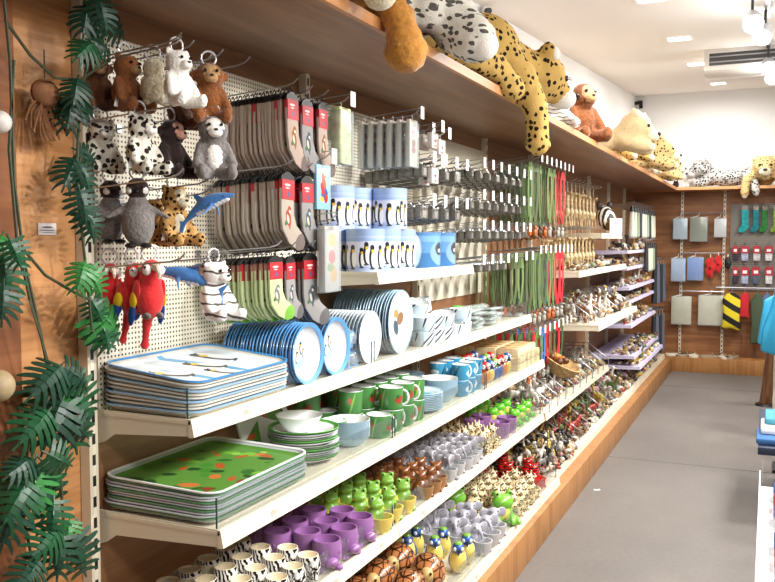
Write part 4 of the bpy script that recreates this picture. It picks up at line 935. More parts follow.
flat('soft_pack', .09, .19, masks('bear_pack', '#b5b1ac', [(0, -.04, .02, .02, 0, '#d9b048'), (0, -.09, .02, .02, .2, '#c04a3c'), (.01, -.14, .02, .025, 0, '#c99a3e'), (-.01, -.12, .02, .012, 0, '#6f8f4a')], 'front'), 'long grey pack with a small yellow bear, hanging before the drum shelf', 329, 226, -1.17, t=.02, wrap=True, hk='the long grey bear pack')
MP = masks('magnet_print', '#d8d0c4', [(.0, -.05, .017, .013, 0, '#a8322e'), (0, -.085, .018, .014, .3, '#8c4a32'), (.0, -.11, .018, .012, 0, '#b0453f'), (0, -.02, .02, .005, 0, '#b9a58f')], 'front')
flat('magnet_pack', .075, .17, MP, 'long beige pack with red animal pictures on the middle hook', 412, 120, -1.2, t=.014, wrap=True, n=6, dx=.038, group='long beige packs', hk='the long beige packs')
WP = masks('white_pack_print', '#e4dcd4', [(0, -.03, .012, .006, 0, '#b0302c'), (.0, -.05, .016, .005, 0, '#c98f86')], 'front')
for i, (px, py, X) in enumerate(((424, 135, -1.25), (433, 133, -1.2), (440, 140, -1.19), (424, 170, -1.25), (433, 168, -1.2))):
    flat('small_pack', .07, .06, WP, 'small white pack with red print, %s of the five beside the beige packs' % ['upper left', 'upper middle', 'upper right', 'lower left', 'lower right'][i], px, py, X, t=.02, hk='the %s small white pack' % ['upper left', 'upper middle', 'upper right', 'lower left', 'lower right'][i], group='small white packs')
# metal key ring packs in rows on hooks
kr = empty('key_ring_pack'); MB().box((-.0135, -.024, -.046), (.0135, .024, -.010)).done('case', mat('case_smoke', '#7d7a72', .25, metal=.3, var=.5, bscale=45), kr, bevel=.002)
MB().tube([(0, .012*math.cos(t), -.002+.01*math.sin(t)) for t in [2*PI*k_/10 for k_ in range(11)]], .002, 5).done('ring', STEEL, kr)
MB().box((-.0142, -.012, -.042), (.0142, .012, -.02)).done('insert', mat('silver_insert', '#b5b3ae', .3, metal=.5, var=.3, bscale=90), kr, smooth=False)
KP = Proto(kr)
spots_ = [(r_, y) for r_ in range(4) for y in (3.66, 3.78, 3.90, 4.03, 4.17, 4.31, 4.44)]
for r_, (z, nm) in enumerate(((1.80, 'top'), (1.66, 'second'), (1.525, 'third'), (1.37, 'lowest'))):
    for c_, y in enumerate((3.64, 3.77, 3.90, 4.03, 4.17, 4.31, 4.44)):
        if r_ == 3 and c_ > 4: continue
        hook(y, z, .285, True, 'price-tagged hook of key rings in the third bay, %s row, %s from near' % (nm, od(c_+1)), group='hooks in the third bay', rise=.03)
        for i in range(7): KP.put((-1.42+.032*i, y, z-.004+.032*i*.11), R.uniform(-.15, .15), 'metal key ring pack, %s row, %s hook, %s from the wall' % (nm, od(c_+1), od(i+1)), 'key ring packs in the third bay', cat='key ring')
for r_, (z, nm) in enumerate(((1.77, 'upper'), (1.61, 'lower'))):
    for c_, y in enumerate((3.02, 3.14, 3.27, 3.4)):
        hook(y, z, .285, True, 'price-tagged hook of key rings in the second bay, %s row, %s from near' % (nm, od(c_+1)), group='hooks in the second bay', rise=.03)
        for i in range(7): KP.put((-1.42+.034*i, y, z-.004+.034*i*.11), R.uniform(-.15, .15), 'metal key ring pack above the otter tin, %s row, %s hook, %s from the wall' % (nm, od(c_+1), od(i+1)), 'key ring packs above the picture tins', cat='key ring', sc=1.25)
# lanyards
def lanyard(L, m, fm):
    e = empty('lanyard'); b = MB()
    pts = lambda s: [(0, s*.004, 0), (.0, s*.02, -.03), (.0, s*.024, -L*.4), (0, s*.012, -L*.68), (0, s*.002, -L*.74)]
    for s in (-1, 1):
        P = pts(s)
        for a, c in zip(P, P[1:]): b.quad((a[0]-.001, a[1]-.010, a[2]), (a[0]-.001, a[1]+.010, a[2]), (c[0]-.001, c[1]+.010, c[2]), (c[0]-.001, c[1]-.010, c[2]))
        for a, c in zip(P, P[1:]): b.quad((a[0]+.001, a[1]-.010, a[2]), (c[0]+.001, c[1]-.010, c[2]), (c[0]+.001, c[1]+.010, c[2]), (a[0]+.001, a[1]+.010, a[2]))
    b.box((-.004, -.012, -L*.78), (.004, .012, -L*.72)); b.done('strap', m, e, smooth=False)
    MB().cone((0, 0, -L*.78), (0, 0, -L*.84), .004, .003, 8).done('clip', STEEL, e)
    f = MB(); f.ball((0, 0, -L*.92), (.014, .017, L*.06), seg=8); f.ball((.004, 0, -L*.86), (.012, .013, .013), seg=8); f.done('pendant', fm, e)
    MB().prism([(-.02, .0), (.02, .0), (.034, -.05), (-.034, -.05)], -.003, .003, axis=0).done('header_card', m, e, smooth=False); return e
STR = {n_: mat('strap_'+n_, c_, .6) for n_, c_ in (('green', '#667f48'), ('lime', '#959f68'), ('olive', '#4f5a34'), ('red', '#c8232c'), ('blue', '#3f78b8'))}
PEN = {n_: mat('pendant_'+n_, c_, .4) for n_, c_ in (('orange', '#b8632c'), ('brown', '#5c3a22'), ('clear', '#a9a69c'))}
LP = {}
for cn_ in STR:
    for pn in PEN:
        for L in (.30, .42):
            if (cn_ in ('red', 'blue')) != (pn == 'clear') and cn_ in ('red', 'blue'): continue
            LP[(cn_, pn, L)] = None
def lan(cn_, pn, L):
    if LP.get((cn_, pn, L)) is None: LP[(cn_, pn, L)] = Proto(lanyard(L, STR[cn_], PEN[pn]))
    return LP[(cn_, pn, L)]
rl = random.Random(11)
for r_, (z, L, nm, ys) in enumerate(((1.90, .42, 'top', [4.62+.115*i for i in range(8)]), (1.40, .42, 'middle', [4.62+.115*i for i in range(8)]), (.95, .30, 'bottom', [4.62+.115*i for i in range(8)]), (1.37, .30, 'short third-bay', [4.31, 4.44]), (.95, .30, 'third-bay lower', []))):
    for c_, y in enumerate(ys):
        hook(y, z+.006, .30, True, 'tagged hook of lanyards, %s row, %s from near' % (nm, od(c_+1)), group='lanyard hooks', rise=.03)
        for i in range(5):
            cn_ = ('red' if (c_ in (6, 7) and r_ < 2 and i > 2) or (r_ == 2 and c_ in (1, 4, 6)) else 'blue' if (c_ == 7 and r_ == 1) or (r_ == 2 and c_ == 3) else rl.choice(['green', 'green', 'lime', 'olive', 'olive']))
            pn = 'clear' if cn_ in ('red', 'blue') else rl.choice(['orange', 'brown', 'clear'])
            lan(cn_, pn, L).put((-1.41+.05*i, y, z+.05*i*.1), rl.uniform(-.5, .3), '%s lanyard, %s row, %s hook, %s from the wall' % (cn_, nm, od(c_+1), od(i+1)), 'lanyards in the fourth bay' if len(ys) == 8 else 'short lanyards in the third bay', cat='lanyard')
# beaded wooden animals on strings, fifth bay
bd = empty('beaded_animal'); MB().tube([(0, 0, .0), (0, 0, -.07)], .0012, 5).done('string', mat('string', '#d8c8a0', .8), bd)
b = MB(); b.limb((0, 0, -.08), (0, 0, -.17), .009, .011); b.limb((0, 0, -.08), (.03, 0, -.075), .012, .01); b.ball((0, 0, -.2), (.02, .022, .03))
for s in (-1, 1): b.limb((0, s*.014, -.21), (.01, s*.02, -.29), .005, .006)
b.done('body', mat('bead_wood', '#bfa77c', .5, var=.45, bscale=60), bd, remesh=.005)
BDP = Proto(bd)
for r_, z in enumerate((1.86, 1.56)):
    for c_ in range(8):
        y = 5.62+.13*c_
        hook(y, z+.002, .3, False, 'hook of beaded wooden animals, %s row, %s from near' % (['upper', 'lower'][r_], od(c_+1)), group='hooks of beaded animals', rise=.02)
        for i in range(3): BDP.put((-1.38+.08*i, y, z+.008*i), rl.uniform(-1.5, .5), 'beaded wooden animal on a string, %s row, %s hook, %s from wall' % (['upper', 'lower'][r_], od(c_+1), od(i+1)), 'beaded wooden animals', cat='ornament')
# zebra mask, sign, pouches
p = atx(606, 218, -1.25); e = empty('zebra_mask', 'black and white striped zebra mask with cream muzzle above the small shelf', 'mask', p, -.6)
MB().ball((0, 0, 0), (.07, .09, .11), (0, -.4, 0)).done('face', striped('mask_stripes', '#ece6da', '#1d1410', 9, 3, .5, (rad(50), 0, 0), .5), e)
MB().ball((.06, 0, -.06), (.05, .06, .05)).done('muzzle', mat('mask_wood', '#8a6a42', .5), e)
for s in (-1, 1): MB().ball((-.02, s*.06, .10), (.02, .03, .04)).done('ear', mat('mask_dark', '#2c1c12', .6), e)
e = empty('price_sign', 'small white sign card standing on the small shelf end', 'sign', (-1.15, 7.15, 1.538), -.4); MB().box((-.002, -.09, 0), (.002, .09, .13)).done('card', masks('sign_print', '#f2f0ee', [(0, .09, .05, .012, 0, '#b9a8c8'), (0, .06, .06, .008, 0, '#c2bcc2'), (0, .035, .04, .006, 0, '#c9c4c9')], 'front'), e)
for r_ in range(2):
    for i in range(10 if r_ == 0 else 5):
        cx = (i*3+r_) % 4; col = ['#c9c9c0', '#2a2c2a', '#8b9a82', '#c9cbb0'][cx]; y = 7.75+.17*i if r_ == 0 else 8.6+.17*i
        e = empty('hanging_tube', 'slim %s soft tube pouch in the far stack, %s row, %s from near' % (['white', 'black', 'sage green', 'cream'][cx], ['upper', 'lower'][r_], od(i+1)), 'pouch', (-1.11+.02*r_, y, 1.80-.33*r_), -.5, 'slim tube pouches')
        MB().limb((0, 0, -.07), (0, 0, -.27), .02, .026).done('pouch', mat('pouch_'+str(cx), col, .6), e); MB().cone((0, 0, -.01), (0, 0, -.06), .012, .022, 10).done('cap', DARK, e)
        MB().tube([(-.33, 0, .01), (-.1, 0, .012), (.02, 0, .03)], .004, 6).done('hanger', STEEL, e); MB().tube([(0, 0, .01), (0, 0, -.02)], .003, 6).done('loop', STEEL, e)
for r_ in range(2):
    for i in range(7):
        e = empty('folded_umbrella', 'black and grey folded umbrella at the far shelving end, %s row, %s' % (['upper', 'lower'][r_], od(i+1)), 'umbrella', (-1.10+.02*(i % 3), 9.38+.09*i, 1.28-.55*r_), 0, 'folded umbrellas')
        MB().cone((0, 0, -.05), (0, 0, -.46), .022, .032, 10).done('canopy', mat('umbrella_'+str(i % 2), ['#26282c', '#5c6270'][i % 2], .35), e); MB().tube([(0, 0, .0), (0, .01, .02), (0, .03, .01)], .006).done('handle', DARK, e); MB().tube([(0, 0, -.05), (0, 0, 0)], .005).done('shaft', STEEL, e)
        MB().tube([(-.36, 0, .012), (.01, 0, .012)], .004, 6).done('hanger', STEEL, e)
# ---------------------------------------------------------------- small figurines in bins and rows down the aisle
def fig(kind, m):
    e = empty('toy_animal'); b = MB()
    b.ball((0, 0, .032), (.03, .015, .016), seg=8)
    for sx in (-1, 1):
        for s in (-1, 1): b.limb((sx*.018, s*.009, .026), (sx*.02, s*.01, .005), .006, .0055, 6)
    if kind == 'long': b.limb((.022, 0, .036), (.036, 0, .085), .008, .006, 6); b.limb((.034, 0, .088), (.054, 0, .082), .009, .006, 6)
    else: b.ball((.034, 0, .046), (.015, .013, .013), seg=8)
    b.done('body', m, e, remesh=.0045); 
    MB().ball((.045 if kind != 'long' else .05, 0, .052 if kind != 'long' else .092), (.004, .01, .003), seg=6).done('eyes', EYEM, e); return e
RC = [('white', '#d6d0c4'), ('brown', '#6e4c32'), ('grey', '#77746f'), ('tan', '#a98a5c'), ('green', '#5c7046'), ('red', '#9a3a2a'), ('yellow', '#b8a04a'), ('black', '#26221f'), ('pink', '#b3828a'), ('blue', '#566a80')]
FG = {(n_, k_): Proto(fig(k_, mat('toy_'+n_, c_, .35, var=.3, bscale=70))) for n_, c_ in RC for k_ in ('round', 'long')}
rf_ = random.Random(5)
def heap(x0, x1, y0, y1, z, ny, nx, layers, cols, where, group, sc=1.0, kinds=('round', 'long')):
    n = 0
    for l_ in range(layers):
        for i in range(ny):
            for j in range(nx):
                c_ = rf_.choice(cols); n += 1
                x = x0+(x1-x0)*(j+.5*(l_ % 2)+.2)/nx; y = y0+(y1-y0)*(i+.5*(l_ % 2)+.2)/ny
                FG[(c_, rf_.choice(kinds))].put((x, y, z+.001+.034*l_*sc), rot=(rf_.uniform(-.5, .5)*(l_ > 0), rf_.uniform(-.4, .4)*(l_ > 0), rf_.uniform(0, 6)),
                    label='%s toy animal %s, row %s, %s from wall, layer %s' % (c_, where, od(i+1), od(j+1), od(l_+1)), group=group, cat='toy animal', sc=sc)
heap(WX+.1, DX-.05, 4.52, 5.1, TD+.045, 9, 5, 2, ['white', 'yellow', 'grey', 'black', 'tan'], 'on the base shelf', 'toy animals behind the ladybirds', 1.1)
heap(WX+.1, -1.09, 5.15, 6.4, TD+.04, 10, 4, 1, ['red', 'brown', 'green', 'red', 'yellow'], 'past the mixed heap', 'red and green toy animals', 1.3)
heap(WX+.1, -1.09, 6.5, 9.4, TD+.04, 10, 3, 1, ['yellow', 'green', 'tan', 'white', 'pink'], 'far along the base shelf', 'toy animals far along the base shelf', 1.7)
heap(WX+.1, -1.14, 4.62, 6.4, TC+.04, 12, 4, 1, ['white', 'tan', 'grey', 'brown', 'white'], 'between the wire dividers', 'toy animals between the wire dividers', 1.3)
heap(WX+.1, -1.05, 5.65, 7.2, .9385+.04, 9, 4, 1, ['white', 'yellow', 'white', 'brown', 'tan'], 'on the sloping tray', 'toy animals on the sloping tray shelf', 1.5)
heap(WX+.12, -1.17, 5.75, 7.4, 1.2835, 10, 1, 1, ['tan', 'brown', 'white', 'grey'], 'below the beaded ones', 'carved animals on the white shelf', 1.9)
NSH = ((1.37, -1.12), (1.225, -1.12), (1.05, -1.1), (.93, -1.1), (.72, -1.08), (.45, -1.05), (.36, -1.0))
for q, (z, w_) in enumerate(NSH):
    if q in (3, 5): continue
    heap(w_-.10, w_-.03, 7.68, 9.3, z+.0245, 9, 1, 1, [['black', 'tan', 'white'], ['brown', 'white', 'tan'], ['tan', 'white', 'brown'], [], ['tan', 'brown', 'white'], [], ['pink', 'green', 'yellow', 'red']][q], 'on narrow shelf %s' % od(q+1), 'toy animals on narrow shelf %s' % od(q+1), 1.5)
# the loose fill of tiny rubber toys the bins are heaped with
tcol = [mat('toy_'+n_, c_) for n_, c_ in RC]; r6 = random.Random(21); FV, FFc, FMi = [], [], []
def fill(x0, x1, y0, y1, z, n, s0, hh):
    for i in range(n):
        t = r6.random(); y = y0+(y1-y0)*t; mi = r6.choice([0, 1, 2, 3, 3, 7, (int(y*1.7)*3+4) % 10, r6.randrange(10)]); k_ = s0*(1+.8*t)
        E = Euler((r6.uniform(-.6, .6), r6.uniform(-.6, .6), r6.uniform(0, 6))).to_matrix(); c = Vector((x0+(x1-x0)*r6.random(), y, z+hh*r6.random()))
        S = (k_*r6.uniform(.8, 1.8), k_, k_*r6.uniform(.6, 1)); n0 = len(FV)
        FV.append(c+E @ Vector((0, 0, -S[2])))
        for q, w in ((-.5, .86), (.45, .9)):
            for h in range(6): FV.append(c+E @ Vector((S[0]*w*math.cos(h*PI/3), S[1]*w*math.sin(h*PI/3), S[2]*q)))
        FV.append(c+E @ Vector((0, 0, S[2])))
        for h in range(6):
            g = (h+1) % 6; FFc.extend([(n0, n0+1+g, n0+1+h), (n0+1+h, n0+1+g, n0+7+g, n0+7+h), (n0+7+h, n0+7+g, n0+13)]); FMi.extend([mi]*3)
fill(WX+.06, DX-.04, 4.5, 5.15, TD+.012, 800, .011, .035); fill(WX+.06, -1.08, 5.15, 9.5, TD+.014, 1500, .014, .03)
fill(WX+.06, -1.13, 4.58, 6.5, TC+.014, 700, .013, .03); fill(WX+.06, -1.04, 5.6, 7.25, .9385+.014, 500, .014, .03); fill(WX+.06, -1.15, 5.6, 7.5, 1.2835+.012, 300, .014, .02)
for q, (z, w_) in enumerate(NSH): fill(w_-.2, w_-.03, 7.65, 9.3, z+.036, 130, .014, .012)
fme = bpy.data.meshes.new('rubber_toy_fill'); fme.from_pydata([tuple(v) for v in FV], [], FFc)
for m_ in tcol: fme.materials.append(m_)
fme.polygons.foreach_set('material_index', FMi); fme.shade_smooth(); fo = bpy.data.objects.new('rubber_toy_fill', fme); COL.objects.link(fo)
tag(fo, 'loose mixed fill of tiny rubber toys heaped in the bins down the aisle', 'toys', kind='stuff')
# wire dividers
def divider(h, d):
    e = empty('wire_divider'); m = MB()
    m.tube([(0, 0, 0), (0, 0, h), (d*.55, 0, h), (d, 0, h*.35), (d, 0, 0)], .0035, 6)
    for i in range(1, 9):
        x = d*i/9; t = h if x < d*.55 else h-(x-d*.55)/(d*.45)*h*.65
        m.tube([(x, 0, 0), (x, 0, t)], .002, 5)
    for f_ in (.3, .65): m.tube([(0, 0, h*f_), (d if f_ < .35 else d*.78, 0, h*f_)], .0015, 5)
    m.done('wire_frame', STEEL, e); return e
W1 = Proto(divider(.17, .34))
nn = 0
for (x, z, ys, wh) in ((WX+.04, TC, [4.6+.21*i for i in range(10)], 'on the egg cup shelf run'), (WX+.04, TD, [4.9+.28*i for i in range(12)], 'on the base shelf'), (WX+.06, .9385, [5.6+.2*i for i in range(9)], 'on the sloping tray shelf')):
    for i, y in enumerate(ys): W1.put((x, y, z), 0, 'chromed wire divider %s, %s from the near end' % (wh, od(i+1)), 'wire dividers '+wh, cat='divider')
# wicker bowl with nuts
e = empty('wicker_bowl', 'dark wicker bowl of wooden nuts tipped towards the aisle on the divider shelf', 'bowl', (-1.2, 5.2, TC+.13), rot=(0, .5, 0))
MB().lathe([(0, 0), (.06, .0), (.12, .05), (.14, .09), (.13, .092), (.11, .055), (.05, .012), (0, .012)], seg=28).done('bowl', mat('wicker', '#a88a5c', .8, var=.4, bscale=40), e)
for i in range(14):
    nu = empty('wooden_nut', '%s wooden nut in the wicker bowl, %s round the bowl' % (['brown', 'orange'][i % 2], od(i+1)), 'nut', (-1.2+.07*math.cos(i*.9)*(1-.5*(i > 8)), 5.2+.07*math.sin(i*.9)*(1-.5*(i > 8)), TC+.205+.025*(i > 8)), 0, 'wooden nuts in the wicker bowl')
    MB().ball((0, 0, 0), (.026, .022, .022), seg=10).done('shell', mat('nut_'+str(i % 2), ['#5a3518', '#c07a28'][i % 2], .4), nu); MB().ball((0, 0, .021), .005, seg=6).done('stem', DARK, nu)

# ---------------------------------------------------------------- far wall
YF = 10.44
rail = empty('wall_rail')
MB().tube([(0, 0, 0), (.46, 0, 0)], .007, 8).done('bar', STEEL, rail)
for x in (0, .46): MB().tube([(x, .045, 0), (x, 0, 0)], .006, 6).done('bar_end', STEEL, rail)
RP = Proto(rail)
for i, py in enumerate((213, 253, 291)):
    p = aty(680, py, YF-.05)
    RP.put((-.92, YF-.02, p.z), 0, 'chrome rail on the far wall between the slotted posts, %s from top' % od(i+1), 'chrome rails on the far wall', cat='rail')
def bag(px0, py0, px1, py1, m, label, group=None, dy=0, name='bagged_shirt', cat='shirt', wrap=True, body=None):
    a = aty((px0+px1)/2, py0, YF-.07-dy); b_ = aty((px0+px1)/2, py1, YF-.07-dy); w_ = (aty(px1, py0, YF-.07)-aty(px0, py0, YF-.07)).length*.95; h = a.z-b_.z
    e = empty(name, label, cat, a, 0, group)
    if body: body(e, w_, h)
    else:
        MB().box((-w_/2, -.012, -h), (w_/2, .012, -.02)).done('cloth', m, e, bevel=.008)
        MB().tube([(-w_*.4, 0, -.02), (-.02, 0, .0), (.0, 0, .0), (0, 0, .03), (.012, .0, .045)], .005, 6).done('hanger', WHITE, e)
        if wrap: MB().box((-w_*.52, -.02, -h*1.03), (w_*.52, .02, -.01)).done('wrapper', CELLO, e, bevel=.006, rough=.004)
    return e
def fm(n_, c_, its=()): return masks('far_'+n_, c_, list(its), 'plane') if False else mat('far_'+n_, c_, .7, var=.08, bscale=12)
bag(673, 217, 688, 239, fm('paleblue', '#cfe4f4'), 'pale blue bagged shirt on the top far rail, leftmost', 'bagged shirts on the far wall')
bag(690, 216, 708, 241, fm('olive', '#7f8c6c'), 'olive green bagged shirt beside the pale blue one', 'bagged shirts on the far wall')
bag(714, 217, 727, 237, fm('white', '#faf6f6'), 'white bagged shirt at the right of the top far rail', 'bagged shirts on the far wall')
bag(671, 257, 686, 281, fm('sky', '#bcd6fa'), 'light blue bagged shirt on the second far rail', 'bagged shirts on the far wall')
bag(687, 256, 704, 280, fm('blue', '#5a9aec'), 'mid blue bagged shirt on the second far rail', 'bagged shirts on the far wall')
bag(671, 295, 692, 324, fm('cream', '#e6dfc2'), 'cream bagged shirt on the lowest far rail, left', 'bagged shirts on the far wall')
bag(698, 294, 724, 325, fm('ivory', '#efe8cf'), 'wide ivory bagged shirt on the lowest far rail, right', 'bagged shirts on the far wall')
def flower(col):
    def f(e, w_, h):
        m = MB(); m.ball((0, 0, -h*.5), (w_*.2, .03, w_*.2), seg=10)
        for k_ in range(5): a = k_*2*PI/5; m.ball((w_*.3*math.cos(a), 0, -h*.5+h*.3*math.sin(a)), (w_*.24, .025, h*.22), seg=10)
        m.done('petals', col, e, remesh=.012); MB().ball((0, -.035, -h*.5), (w_*.1, .02, w_*.1)).done('centre', DARK, e); MB().tube([(0, 0, -h*.3), (0, .0, .02)], .006).done('loop', WHITE, e)
    return f
bag(705, 256, 716, 279, None, 'red felt flower hanging on the second far rail, left one', 'red felt flowers', name='felt_flower', cat='flower', body=flower(RED)); bag(714, 254, 723, 274, None, 'red felt flower behind and right of the other', 'red felt flowers', -.0, name='felt_flower', cat='flower', body=flower(RED))
bag(724, 256, 732, 270, None, 'black felt flower at the right end of the second far rail', None, name='felt_flower', cat='flower', body=flower(DARK))
# grey slat panel with socks, gloves and a clothes rail
a = aty(731, 204, 10.47); b_ = aty(731, 290, 10.47)
struct('wall_slat_panel', MB().box((a.x, 10.465, b_.z), (1.6, 10.484, a.z)), striped('slatwall', '#8a857d', '#5f5a53', 14, 0, .12, (0, PI/2, 0), .7))
def sk(e, w_, h):
    m = mat(e['m'], e['m'], .8, var=.4, bscale=25); del e['m']
    MB().prism([(-w_*.3, 0), (w_*.3, 0), (w_*.3, -h*.6), (w_*.4, -h*.75), (-w_*.1, -h), (-w_*.55, -h*.95), (-w_*.5, -h*.8), (-w_*.25, -h*.62)], -.012, .012, axis=1).done('knit', m, e, bevel=.008)
    MB().box((-w_*.25, -.014, -.0), (w_*.25, .014, .05)).done('header_card', mat('far_card', '#9c9890', .6), e)
def hung(px0, py0, px1, py1, col, label, group, fn, name, cat):
    a = aty((px0+px1)/2, py0, 10.40); b2 = aty((px0+px1)/2, py1, 10.40); w_ = (aty(px1, py0, 10.4)-aty(px0, py0, 10.4)).length
    e = empty(name, label, cat, a, 0, group); e['m'] = col; fn(e, w_, a.z-b2.z)
    MB().tube([(0, .065, .03), (0, -.02, .03), (0, -.03, .045)], .004, 6).done('peg', STEEL, e)
for i, (x0, x1, c_, nm) in enumerate(((739, 751, '#1fa3a8', 'teal'), (751, 761, '#18808c', 'dark teal'), (760, 770, '#2c7d3a', 'green'), (771, 781, '#7a9a3a', 'olive green'))): hung(x0, 210, x1, 233, c_, '%s patterned sock on the grey slat panel, %s from left' % (nm, od(i+1)), 'patterned socks on the slat panel', sk, 'patterned_sock', 'socks')
def gl(e, w_, h):
    m = mat(e['m'], e['m'], .8, var=.3, bscale=25); del e['m']
    b = MB(); b.box((-w_*.36, -.014, -h), (w_*.36, .014, -h*.35)); b.done('knit', m, e, bevel=.012)
    MB().box((-w_*.4, -.018, -h*.5), (w_*.4, .018, 0)).done('header_card', mat('glove_card', '#b02536', .5), e); MB().box((-w_*.22, -.0195, -h*.38), (w_*.22, -.018, -h*.2)).done('card_print', PAPER, e, smooth=False)
n = 0
for r_, (y0, y1) in enumerate(((246, 261), (267, 284))):
    for i, (x0, x1, c_, nm) in enumerate(((732, 739, '#3a3444', 'plum'), (740, 750, '#a9b4cc', 'pale blue'), (752, 762, '#c9c9cf', 'light grey') if r_ == 0 else (751, 761, '#5a6478', 'slate'), (764, 774, '#e2e2e4', 'white'), (777, 787, '#8a8a50', 'olive'))):
        hung(x0, y0, x1, y1, c_, '%s knitted gloves with red card, %s row on the slat panel' % (nm, ['upper', 'lower'][r_]), 'carded gloves on the slat panel', gl, 'knitted_gloves', 'gloves')
p = aty(740, 288, 10.3)
e = empty('clothes_rail', 'chrome clothes rail under the grey slat panel', 'rail', (p.x-.25, 10.3, p.z))
MB().tube([(0, 0, 0), (1.9, 0, 0)], .01).done('bar', STEEL, e)
for x in (.02, 1.2): MB().tube([(x, 0, 0), (x, .18, 0)], .01).done('bracket', STEEL, e)
BEE = striped('bee_stripes', '#e6d22c', '#1b1a18', 2.2, 1, .42, (0, PI/3, 0), .8)
def garment(px0, py0, px1, py1, m, label, cat='clothes'):
    a = aty((px0+px1)/2, py0, 10.3); b2 = aty((px0+px1)/2, py1, 10.3); w_ = (aty(px1, py0, 10.3)-aty(px0, py0, 10.3)).length; h = a.z-b2.z
    e = empty('hung_garment', label, cat, a)
    MB().prism([(-w_*.15, -.02), (w_*.15, -.02), (w_*.5, -h*.18), (w_*.42, -h*.75), (w_*.5, -h), (-.0, -h*.94), (-w_*.5, -h*.97), (-w_*.4, -h*.6), (-w_*.5, -h*.2)], -.06, .06, axis=1).done('cloth', m, e, bevel=.03, rough=.01)
    MB().tube([(0, 0, -.05), (0, 0, .02), (.02, 0, .035)], .005).done('hanger', STEEL, e)
garment(722, 291, 742, 330, BEE, 'yellow and black striped bee costume on the far rail'); garment(740, 291, 750, 318, mat('red_cloth', '#c4202c', .8), 'small red garment beside the bee costume'); garment(751, 291, 765, 346, mat('green_cloth', '#46553f', .85), 'long dark green garment on the far rail'); garment(763, 291, 771, 322, mat('blue_cloth', '#5a6f96', .8), 'slate blue garment right of the green one')
# sandals on the far plinth
for i, px in enumerate((678, 686, 695, 712, 724, 733)):
    p = atz(px, 353.5, .161); e = empty('flip_flop', 'pale sandal lying on the far plinth, %s from left' % od(i+1), 'sandal', (p.x, 10.26, .161), [.5, 1.2, 1.7, .7, 2.0, 1.3][i], 'sandals on the far plinth')
    rrect(.27, .11, .05, [(.002, 0), (0, .01), (.004, .024)]).done('sole', mat('sole_'+str(i % 2), ['#d9d0ba', '#a3937c'][i % 2], .7), e)
    MB().tube([(-.0, -.045, .02), (.03, -.01, .06), (.08, 0, .026)], .008).done('strap', mat('strap_brown', '#8a6a48', .7), e)
# ---------------------------------------------------------------- right-hand side of the aisle
gx = -.01
e = empty('sale_gondola', 'low white shelf unit at the bottom right corner of the aisle', 'shelf', (gx, 1.2, 0))
MB().box((0, 0, .08), (.5, 1.75, .70)).done('carcass', WHITE, e, bevel=.004); MB().box((.03, .03, 0), (.5, 1.72, .08)).done('kick_base', mat('grey_kick', '#9a9a98', .6), e)
MB().box((-.0, 0, .70), (.004, 1.75, .75)).done('front_lip', WHITE, e); MB().box((.008, .005, .70), (.011, 1.745, .79)).done('front_guard', CLEAR, e, smooth=False)
for i in range(14):
    q = empty('folded_scarf', 'folded %s item in the low white unit, %s from the near end' % (['red', 'blue', 'white', 'violet'][i % 4], od(i+1)), 'textile', (.10, 1.27+.118*i, .701), 0, 'folded items in the low white unit')
    MB().box((-.07, -.05, 0), (.16, .05, .05)).done('fold', mat('fold_'+str(i % 4), ['#b23a3a', '#3f5fa0', '#d9d9dc', '#7a68a0'][i % 4], .85), q, bevel=.015); MB().box((-.02, -.051, .012), (.03, .051, .0515)).done('paper_band', PAPER, q, smooth=False)
# table with piled goods farther on
p = atz(750, 440, .42); p.x += .04
e = empty('display_table', 'dark blue display table at the right of the aisle', 'table', (p.x, 4.75, 0))
MB().box((0, 0, .38), (.8, 1.1, .42)).done('top', mat('navy_paint', '#27304a', .5), e, bevel=.004)
for x in (.2, .75):
    for y in (.15, .95): MB().box((x-.025, y-.025, 0), (x+.025, y+.025, .38)).done('leg', DARK, e)
for i in range(3):
    q = empty('folded_towel', '%s folded towel in the pile on the navy table, %s from top' % (['blue', 'white', 'teal'][i % 3], od(3-i)), 'towel', (p.x-.01+.02*i, 4.8+.1*i, .421+.035*i), 0, 'folded towels on the navy table')
    MB().box((0, 0, 0), (.35, .3, .034)).done('fold', mat('towel_'+str(i % 3), ['#3c6aa0', '#dfe2e8', '#4a93a8'][i % 3], .9), q, bevel=.012); MB().box((.1, -.002, .002), (.14, .302, .0345)).done('band', PAPER, q, smooth=False)
# timber display post with the blue jacket, black upright
p = atz(758, 405, 0); t = aty(770, 287, p.y)
e = empty('display_post', 'rough brown timber post leaning at the right edge of the aisle', 'post', (p.x+.06, p.y, 0))
MB().tube([(0, 0, 0), (.05, 0, .5), (.10, 0, 1.0)], .05, 8).done('timber', wood('bark', '#5c3c26', '#3f2717', '#7a5536', axis=2, scale=2), e, rough=.008); MB().lathe([(0, 0), (.09, 0), (.08, .02), (0, .02)], seg=16).done('foot', DARK, e)
p2 = aty(766, 330, 7.0)
e = empty('garment_stand', 'white perforated stand behind the blue jacket', 'stand', (p2.x+.06, 7.2, 0))
MB().box((0, 0, 0.02), (.05, .03, 1.32)).done('upright', mat('stand_cream', '#ddd6c8', .5), e, bevel=.003); MB().box((-.05, -.1, 0), (.3, .25, .02)).done('foot', DARK, e)
MB().tube([(.02, 0, 1.15), (.02, -.3, 1.15), (.02, -.32, 1.17)], .01).done('arm', STEEL, e)
e = empty('blue_jacket', 'bright sky blue jacket hanging on the stand at the right edge', 'jacket', (p2.x+.08, 6.93, 1.14))
